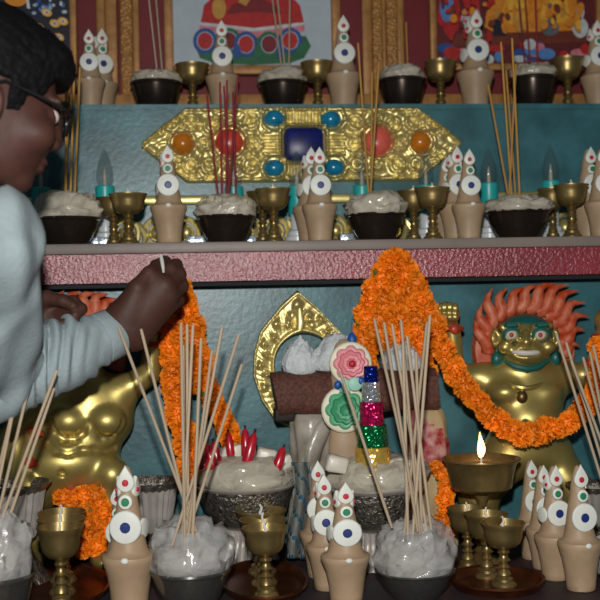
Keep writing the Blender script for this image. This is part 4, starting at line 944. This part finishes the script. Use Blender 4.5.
# folded striped cloth
root = thing('striped_cloth', 'folded white cloth with teal stripes hanging between the two engraved silver bowls', 'cloth', at(303, 560, 2.03, Z_T))
b = MB(); V = []; mi = []
n, k = 18, 26
for j in range(k+1):
    t = j/k
    for i in range(n+1):
        u = i/n; V.append(P(291+18*u+3*math.sin(t*5), 462+96*t, 2.0+.012*math.sin(u*9+t*3)+.004*math.sin(t*14)))
Fs = [(j*(n+1)+i, j*(n+1)+i+1, (j+1)*(n+1)+i+1, (j+1)*(n+1)+i) for j in range(k) for i in range(n)]
w = [f for q, f in enumerate(Fs) if (q//n - (q % n)//2) % 6 not in (0,)]; tt = [f for q, f in enumerate(Fs) if (q//n - (q % n)//2) % 6 in (0,)]
b.add(V, w, 'stripe_w'); o_ = len(b.v); b.add(V, tt, 'stripe_t'); o = b.obj('woven_cloth', root, world=True); o.modifiers.new('thick', 'SOLIDIFY').thickness = .003
# ------------------------------------------------------------------ the man at the left
NK = P(-16, 192, 1.52)                       # neck base
HD = P(-12, 99, 1.47); HS = .93                         # head centre
root = thing('person', 'dark haired man in glasses and a loose white shirt reaching towards the red shelf edge', 'person', (NK.x-.28, NK.y, 0))
yaw, pit = math.radians(20), math.radians(-16)
hf = Vector((math.cos(yaw)*math.cos(pit), math.sin(yaw)*math.cos(pit), math.sin(pit))); hl = Vector((-math.sin(yaw), math.cos(yaw), 0)); hu = hf.cross(hl)
TH = Matrix(((hf.x, hl.x, hu.x, HD.x), (hf.y, hl.y, hu.y, HD.y), (hf.z, hl.z, hu.z, HD.z), (0, 0, 0, 1))) @ Matrix.Scale(HS, 4)
body = MB()
d = SDF((-.16,-.12,-.24), (.16,.12,.16), .0028)
d.ell((-.012,0,.03), (.098,.078,.092), .01).ell((.035,0,-.03), (.066,.062,.080), .02).ell((.034,0,-.080), (.046,.046,.032), .02)
d.ell((.070,0,-.099), (.019,.024,.017), .015)
d.ell((.085,0,.018), (.018,.052,.012), .012)
d.cone((.096,0,.004), .009, (.107,0,-.030), .010, .014)
for s_ in (-1, 1):
    d.ell((.102,s_*.012,-.035), (.011,.008,.008), .006); d.ell((.088,s_*.032,-.004), (.014,.017,.011), .008, sub=True); d.ell((.082,s_*.032,-.004), (.012,.013,.012), .003)
    d.ell((.070,s_*.045,-.035), (.025,.022,.022), .02)
    d.ell((-.006,s_*.079,-.026), (.019,.010,.032), .005); d.ell((-.001,s_*.089,-.022), (.009,.006,.018), .004, sub=True); d.ell((-.001,s_*.078,-.052), (.009,.008,.010), .004)
d.ell((.095,0,-.064), (.008,.022,.005), .006).ell((.092,0,-.075), (.008,.018,.006), .006)
d.cone((-.02,0,-.06), .056, (-.060,0,-.20), .058, .03)
d.into(body, 'skin', TH)
sx = (NK-root.location)
# torso, legs (under the clothes)
def shp(d, pad, legs=True):
    SR = P(-17, 240, 1.46); SL = NK+Vector((-.02, .19, -.05)); ch = NK+Vector((-.115,0,-.20)); be = NK+Vector((-.20,0,-.40)); hp = NK+Vector((-.30,0,-.60))
    d.ell(ch, (.105+pad,.165+pad,.19), .05).ell(be, (.11+pad,.15+pad,.17), .06).ell(hp, (.12+pad,.165+pad,.13), .05)
    d.cone(SR+Vector((0,.03,0)), .055+pad, SL+Vector((0,-.03,0)), .055+pad, .04)
    return SR, SL, ch, be, hp
lo = (NK.x-.52, NK.y-.32, .02); hi = (NK.x+.2, NK.y+.35, NK.z+.1)
d = SDF(lo, hi, .008); SR, SL, ch, be, hp = shp(d, -.012)
d.cone(NK+Vector((-.02,0,-.12)), .06, HD+hu*(-.16)+hf*(-.055), .054, .03)
feet = []
for s_ in (-1, 1):
    h0 = hp+Vector((0, s_*.09, -.03)); k0 = Vector((hp.x+.05, hp.y+s_*.11, .48)); a0 = Vector((hp.x, hp.y+s_*.12, .09))
    d.cone(h0, .078, k0, .052, .03).cone(k0, .050, a0, .036, .02); feet.append(a0)
d.into(body, 'skin')
# right arm and hand
EL = P(0, 381, 1.70); WR = P(126, 328, 1.82)
d = SDF(tuple(min(a, b)-.08 for a, b in zip(SR, EL)), tuple(max(a, b)+.08 for a, b in zip(SR, EL)), .006); d.cone(SR, .05, EL, .040, .02); d.into(body, 'skin')
H = lambda x, y, Y: P(x-5, y+3, Y)
fore = SDF(tuple(min(a, b)-.07 for a, b in zip(EL, WR)), tuple(max(a, b)+.07 for a, b in zip(EL, WR)), .005); fore.cone(EL, .042, WR, .030, .02); fore.into(body, 'skin')
d = SDF((WR.x-.10, WR.y-.1, WR.z-.09), (WR.x+.15, WR.y+.14, WR.z+.14), .0021)
W0 = EL.lerp(WR, .72)
d.cone(W0, .031, WR, .0275, .012)
mcp = [H(160,277,1.80), H(170,283,1.795), H(174,293,1.80), H(172,304,1.812)]
for i, q in enumerate(mcp): d.cone(H(*[(124,313,1.80),(129,320,1.797),(135,328,1.80),(140,334,1.808)][i]), .0235, q, .0165-.001*i, .016)
d.ell(H(150,303,1.80), (.030,.018,.030), .015)
fing = [[mcp[0], H(175,266,1.815), H(170,259,1.838), H(160,262,1.848)], [mcp[1], H(184,272,1.82), H(181,262,1.850), H(170,263,1.862)],
        [mcp[2], H(187,283,1.83), H(185,274,1.862), H(176,273,1.874)], [mcp[3], H(183,298,1.84), H(182,289,1.866), H(175,286,1.876)]]
for i, q in enumerate(fing):
    r_ = (.0115, .0118, .011, .0098)[i]
    d.cone(q[0], r_+.0025, q[1], r_, .006).cone(q[1], r_+.0004, q[2], r_-.0012, .003).cone(q[2], r_-.001, q[3], r_-.0025, .003)
th = [H(131,309,1.79), H(142,285,1.785), H(154,270,1.795), H(163,262,1.818)]
d.cone(th[0], .018, th[1], .0145, .014).cone(th[1], .0135, th[2], .0115, .005).cone(th[2], .0115, th[3], .0085, .003)
d.into(body, 'skin')
H = lambda x, y, Y: P(x-3, y, Y)
# left arm and hand
EL2 = P(-34, 352, 1.84); WR2 = P(24, 320, 1.80)
d = SDF(tuple(min(a, b)-.07 for a, b in zip(SL, EL2)), tuple(max(a, b)+.07 for a, b in zip(SL, EL2)), .006); d.cone(SL, .05, EL2, .04, .02); d.into(body, 'skin')
d = SDF(tuple(min(a, b)-.07 for a, b in zip(EL2, WR2)), tuple(max(a, b)+.07 for a, b in zip(EL2, WR2)), .005); d.cone(EL2, .040, WR2, .028, .02); d.into(body, 'skin')
d = SDF((WR2.x-.06, WR2.y-.08, WR2.z-.08), (WR2.x+.16, WR2.y+.08, WR2.z+.08), .0021)
d.cone(EL2.lerp(WR2, .75), .029, WR2, .027, .012)
m2 = [H(52,304,1.795), H(54,313,1.79), H(54,322,1.79), H(52,331,1.795)]
for i, q in enumerate(m2): d.cone(H(*[(28,312,1.80),(29,317,1.80),(29,323,1.80),(29,328,1.80)][i]), .020, q, .0145, .014)
f2 = [[m2[0], H(76,302,1.775), H(84,309,1.765), H(78,315,1.755)], [m2[1], H(74,314,1.768), H(76,322,1.756), H(66,324,1.750)], [m2[2], H(68,324,1.768), H(70,331,1.757), H(60,332,1.750)], [m2[3], H(62,333,1.772), H(63,339,1.762), H(54,338,1.755)]]
for i, q in enumerate(f2):
    r_ = (.0108, .0108, .0102, .0092)[i]
    d.cone(q[0], r_+.002, q[1], r_, .005).cone(q[1], r_, q[2], r_-.001, .003).cone(q[2], r_-.001, q[3], r_-.002, .003)
d.cone(H(34,308,1.785), .016, H(50,298,1.775), .0125, .01).cone(H(50,298,1.775), .012, H(66,301,1.762), .0105, .004).cone(H(66,301,1.762), .0105, H(76,306,1.755), .008, .003)
d.into(body, 'skin')
for a0 in feet:
    d = SDF((a0.x-.10, a0.y-.08, -.001), (a0.x+.24, a0.y+.08, .2), .006); d.cone(a0, .037, (a0.x, a0.y, .045), .036, .02).cone((a0.x-.02, a0.y, .038), .036, (a0.x+.14, a0.y, .030), .028, .03); d.into(body, 'skin')
body.obj('body', root, world=True, sharp=0)
# hair
d = SDF((-.15,-.12,-.12), (.13,.12,.17), .003)
d.ell((-.014,0,.036), (.108,.088,.100), .005).ell((.055,0,.070), (.052,.062,.040), .03)
def hl_cut(X, Y, Z):
    h = np.interp(X, [-.12,-.05,-.030,-.024,.014,.016,.036,.042,.062,.072,.12], [-.085,-.085,-.05,.018,.018,-.026,-.020,.008,.016,.046,.046])
    return X*0+Y*0+Z*0+h
Xg, Yg, Zg = d.grid((slice(None),)*3); cut = (hl_cut(Xg, Yg, Zg)-Zg)*.7
d.D = np.maximum(d.D, cut.astype(np.float32))
hb = MB(); d.into(hb, 'hair', TH)
nv = []
for v in hb.v:
    q = Vector(v); n = (q-HD).normalized(); nv.append(q+n*.0022*noise.noise(q*160)+n*.002*noise.noise(q*60))
hb.v = nv; hb.obj('hair', root, world=True, sharp=0)
# glasses and eyes
def HL(x, y, z): return TH @ Vector((x, y, z))
gl = MB()
for s_ in (-1, 1):
    gl.tube([HL(.113+.006*-abs(math.cos(a))*0-.010*max(0, math.cos(a))*.6, s_*(.034+.026*math.cos(a)), -.002+.019*math.sin(a)) for a in [2*PI*i/28 for i in range(29)]], .0019, 'black', 8)
    gl.tube([HL(.106, s_*.060, .000), HL(.092, s_*.078, .003), HL(.05, s_*.083, .008), HL(.005, s_*.086, .012), HL(-.014, s_*.090, .002), HL(-.026, s_*.086, -.020)], .0022, 'black', 8)
gl.tube([HL(.113, -.009, -.002), HL(.118, 0, .002), HL(.113, .009, -.002)], .0018, 'black', 8)
g = thing('glasses', None, None); g.parent = root
gl.obj('spectacle_frame', g, world=False)
for o in COL.objects:
    if o.parent == g: o.data.transform(Matrix.Translation(-root.location))
for s_ in (-1, 1):
    b = MB(); V = [HL(.113, s_*.034, -.002)-root.location]+[HL(.113-.006*max(0, math.cos(a)), s_*(.034+.025*math.cos(a)), -.002+.018*math.sin(a))-root.location for a in [2*PI*i/24 for i in range(24)]]
    b.add(V, [(0, 1+i, 1+(i+1) % 24) for i in range(24)], 'lens'); b.obj('lens', g)
    b = MB(); b.ball(HL(.085, s_*.032, -.003), .0105, 'eyewhite', 14, 10); b.obj('eye', root, world=True)
    b = MB(); b.ball(HL(.0925, s_*.031, -.006), .0045, 'pupil', 10, 8); b.obj('pupil', root, world=True)
    b = MB(); b.tube([HL(.101, s_*.016, .016), HL(.101, s_*.032, .022), HL(.090, s_*.050, .017)], [.003,.0042,.002], 'hair', 8); b.obj('eyebrow', root, world=True)
# shirt: torso, right sleeve with gathered folds, left sleeve
sh = MB()
d = SDF((NK.x-.56, NK.y-.36, NK.z-.82), (NK.x+.24, NK.y+.36, NK.z+.08), .0065)
shp(d, .016)
d.cone(hp+Vector((-.0,0,-.02)), .15, hp+Vector((-.01,0,-.14)), .165, .03)
d.cone(SR, .070, EL, .062, .03); d.cone(SL, .068, EL2, .062, .03)
d.cone(NK+Vector((-.02,0,-.10)), .085, HD+hu*(-.150)+hf*(-.055), .068, .02)
d.cone(NK+Vector((-.01,0,-.03)), .058, HD+hu*(-.07)+hf*(-.02), .060, .005, sub=True)
def wr(X, Y, Z): return .0045*np.sin(Z*34+Y*22+2.2*np.sin(X*25+Z*9))+.003*np.sin(X*95+Y*60+2*np.sin(Z*14))+.0025*np.sin(Z*70-X*60+1.5*np.sin(Y*40))
d.warp(wr); d.into(sh, 'shirt')
d = SDF(tuple(min(a, b)-.10 for a, b in zip(EL, WR)), tuple(max(a, b)+.10 for a, b in zip(EL, WR)), .0036)
CUFF = EL.lerp(WR, .90); AX = (CUFF-EL).normalized(); Lf = (CUFF-EL).length
d.cone(EL-AX*.02, .060, EL+AX*(Lf*.55), .052, .01).cone(EL+AX*(Lf*.5), .052, CUFF-AX*.040, .0425, .02)
n1 = AX.orthogonal().normalized(); n1 = (Vector((0,-1,0))-AX*Vector((0,-1,0)).dot(AX)).normalized(); n2 = AX.cross(n1)
def fold(X, Y, Z):
    x, y, z = X-EL.x, Y-EL.y, Z-EL.z
    t = x*AX.x+y*AX.y+z*AX.z; p = x*n1.x+y*n1.y+z*n1.z; q = x*n2.x+y*n2.y+z*n2.z; a = np.arctan2(q, p)
    w = np.clip((t-.00)/.05, 0, 1)*np.clip((Lf-.015-t)/.04, 0, 1)
    s1 = np.sin(2*PI*(t/.047+.55*np.cos(a-.9)+.16*np.sin(2*a+.4)+.35*np.sin(t*17)))
    s2 = np.sin(2*PI*(t/.029-.6*np.cos(a+.5)+.2*np.sin(2*a+1)+.3*np.sin(t*31)))
    am = .55+.45*np.sin(t*29+a*1.3)
    return w*am*(.0068*(1-np.abs(s1))*2-.0068+.0022*s2)
d.warp(fold); d.into(sh, 'shirt')
d = SDF(tuple(min(a, b)-.08 for a, b in zip(EL2, WR2)), tuple(max(a, b)+.08 for a, b in zip(EL2, WR2)), .0055); d.cone(EL2, .060, EL2.lerp(WR2, .75), .046, .02); d.into(sh, 'shirt')
sh.obj('shirt', root, world=True, sharp=0)
cf = MB(); C1 = CUFF-AX*.004; C0 = CUFF-AX*.03
Rm = AX.to_track_quat('Z', 'Y').to_matrix()
cf.lathe([(.038,-.034),(.0425,-.03),(.0415,0),(.040,.002),(.038,.001),(.0375,-.03)], 'shirt', 32, c=CUFF, R=Rm); cf.obj('cuff', root, world=True)
tr = MB(); d = SDF((hp.x-.22, hp.y-.26, .05), (hp.x+.24, hp.y+.26, hp.z+.12), .009); d.ell(hp, (.125,.172,.13), .04)
for s_, a0 in zip((-1, 1), feet):
    h0 = hp+Vector((0, s_*.09, -.03)); k0 = Vector((hp.x+.05, hp.y+s_*.11, .48)); d.cone(h0, .100, k0, .078, .03).cone(k0, .078, a0+Vector((0,0,.01)), .070, .03)
d.into(tr, 'trousers'); tr.obj('trousers', root, world=True, sharp=0)
b = MB().tube([P(161,256,1.805), P(162,261,1.796), P(163,267,1.786), P(163.5,272,1.778)], [.0028,.0032,.0028,.0018], 'wick', 8); o = b.obj('cotton_wick'); tag(world_top(o, P(162,263,1.79)), 'small whitish cotton wick pinched in the man\'s right fingertips', 'wick')
# ------------------------------------------------------------------ light: flash above the lens, dim room
L = bpy.data.lights.new('camera_flash', 'AREA'); L.shape = 'DISK'; L.size = .05; L.energy = 29; L.color = (1, .985, .96)
lo_ = bpy.data.objects.new('camera_flash', L); COL.objects.link(lo_); lo_.location = CAM+_u0*.19+_r0*(-.01); lo_.rotation_euler = (P(300, 340, 2.0)-lo_.location).to_track_quat('-Z', 'Y').to_euler()
W = bpy.data.worlds.new('room'); S.world = W; W.use_nodes = True; bg = W.node_tree.nodes['Background']; bg.inputs['Color'].default_value = (.72, .86, 1, 1); bg.inputs['Strength'].default_value = .06
for p_ in (LAMP, BOWL, *TORMA): kill(p_)
S.view_settings.view_transform = 'Standard'; S.view_settings.look = 'None'; S.view_settings.gamma = 1; S.view_settings.exposure = 0; S.view_settings.use_curve_mapping = False
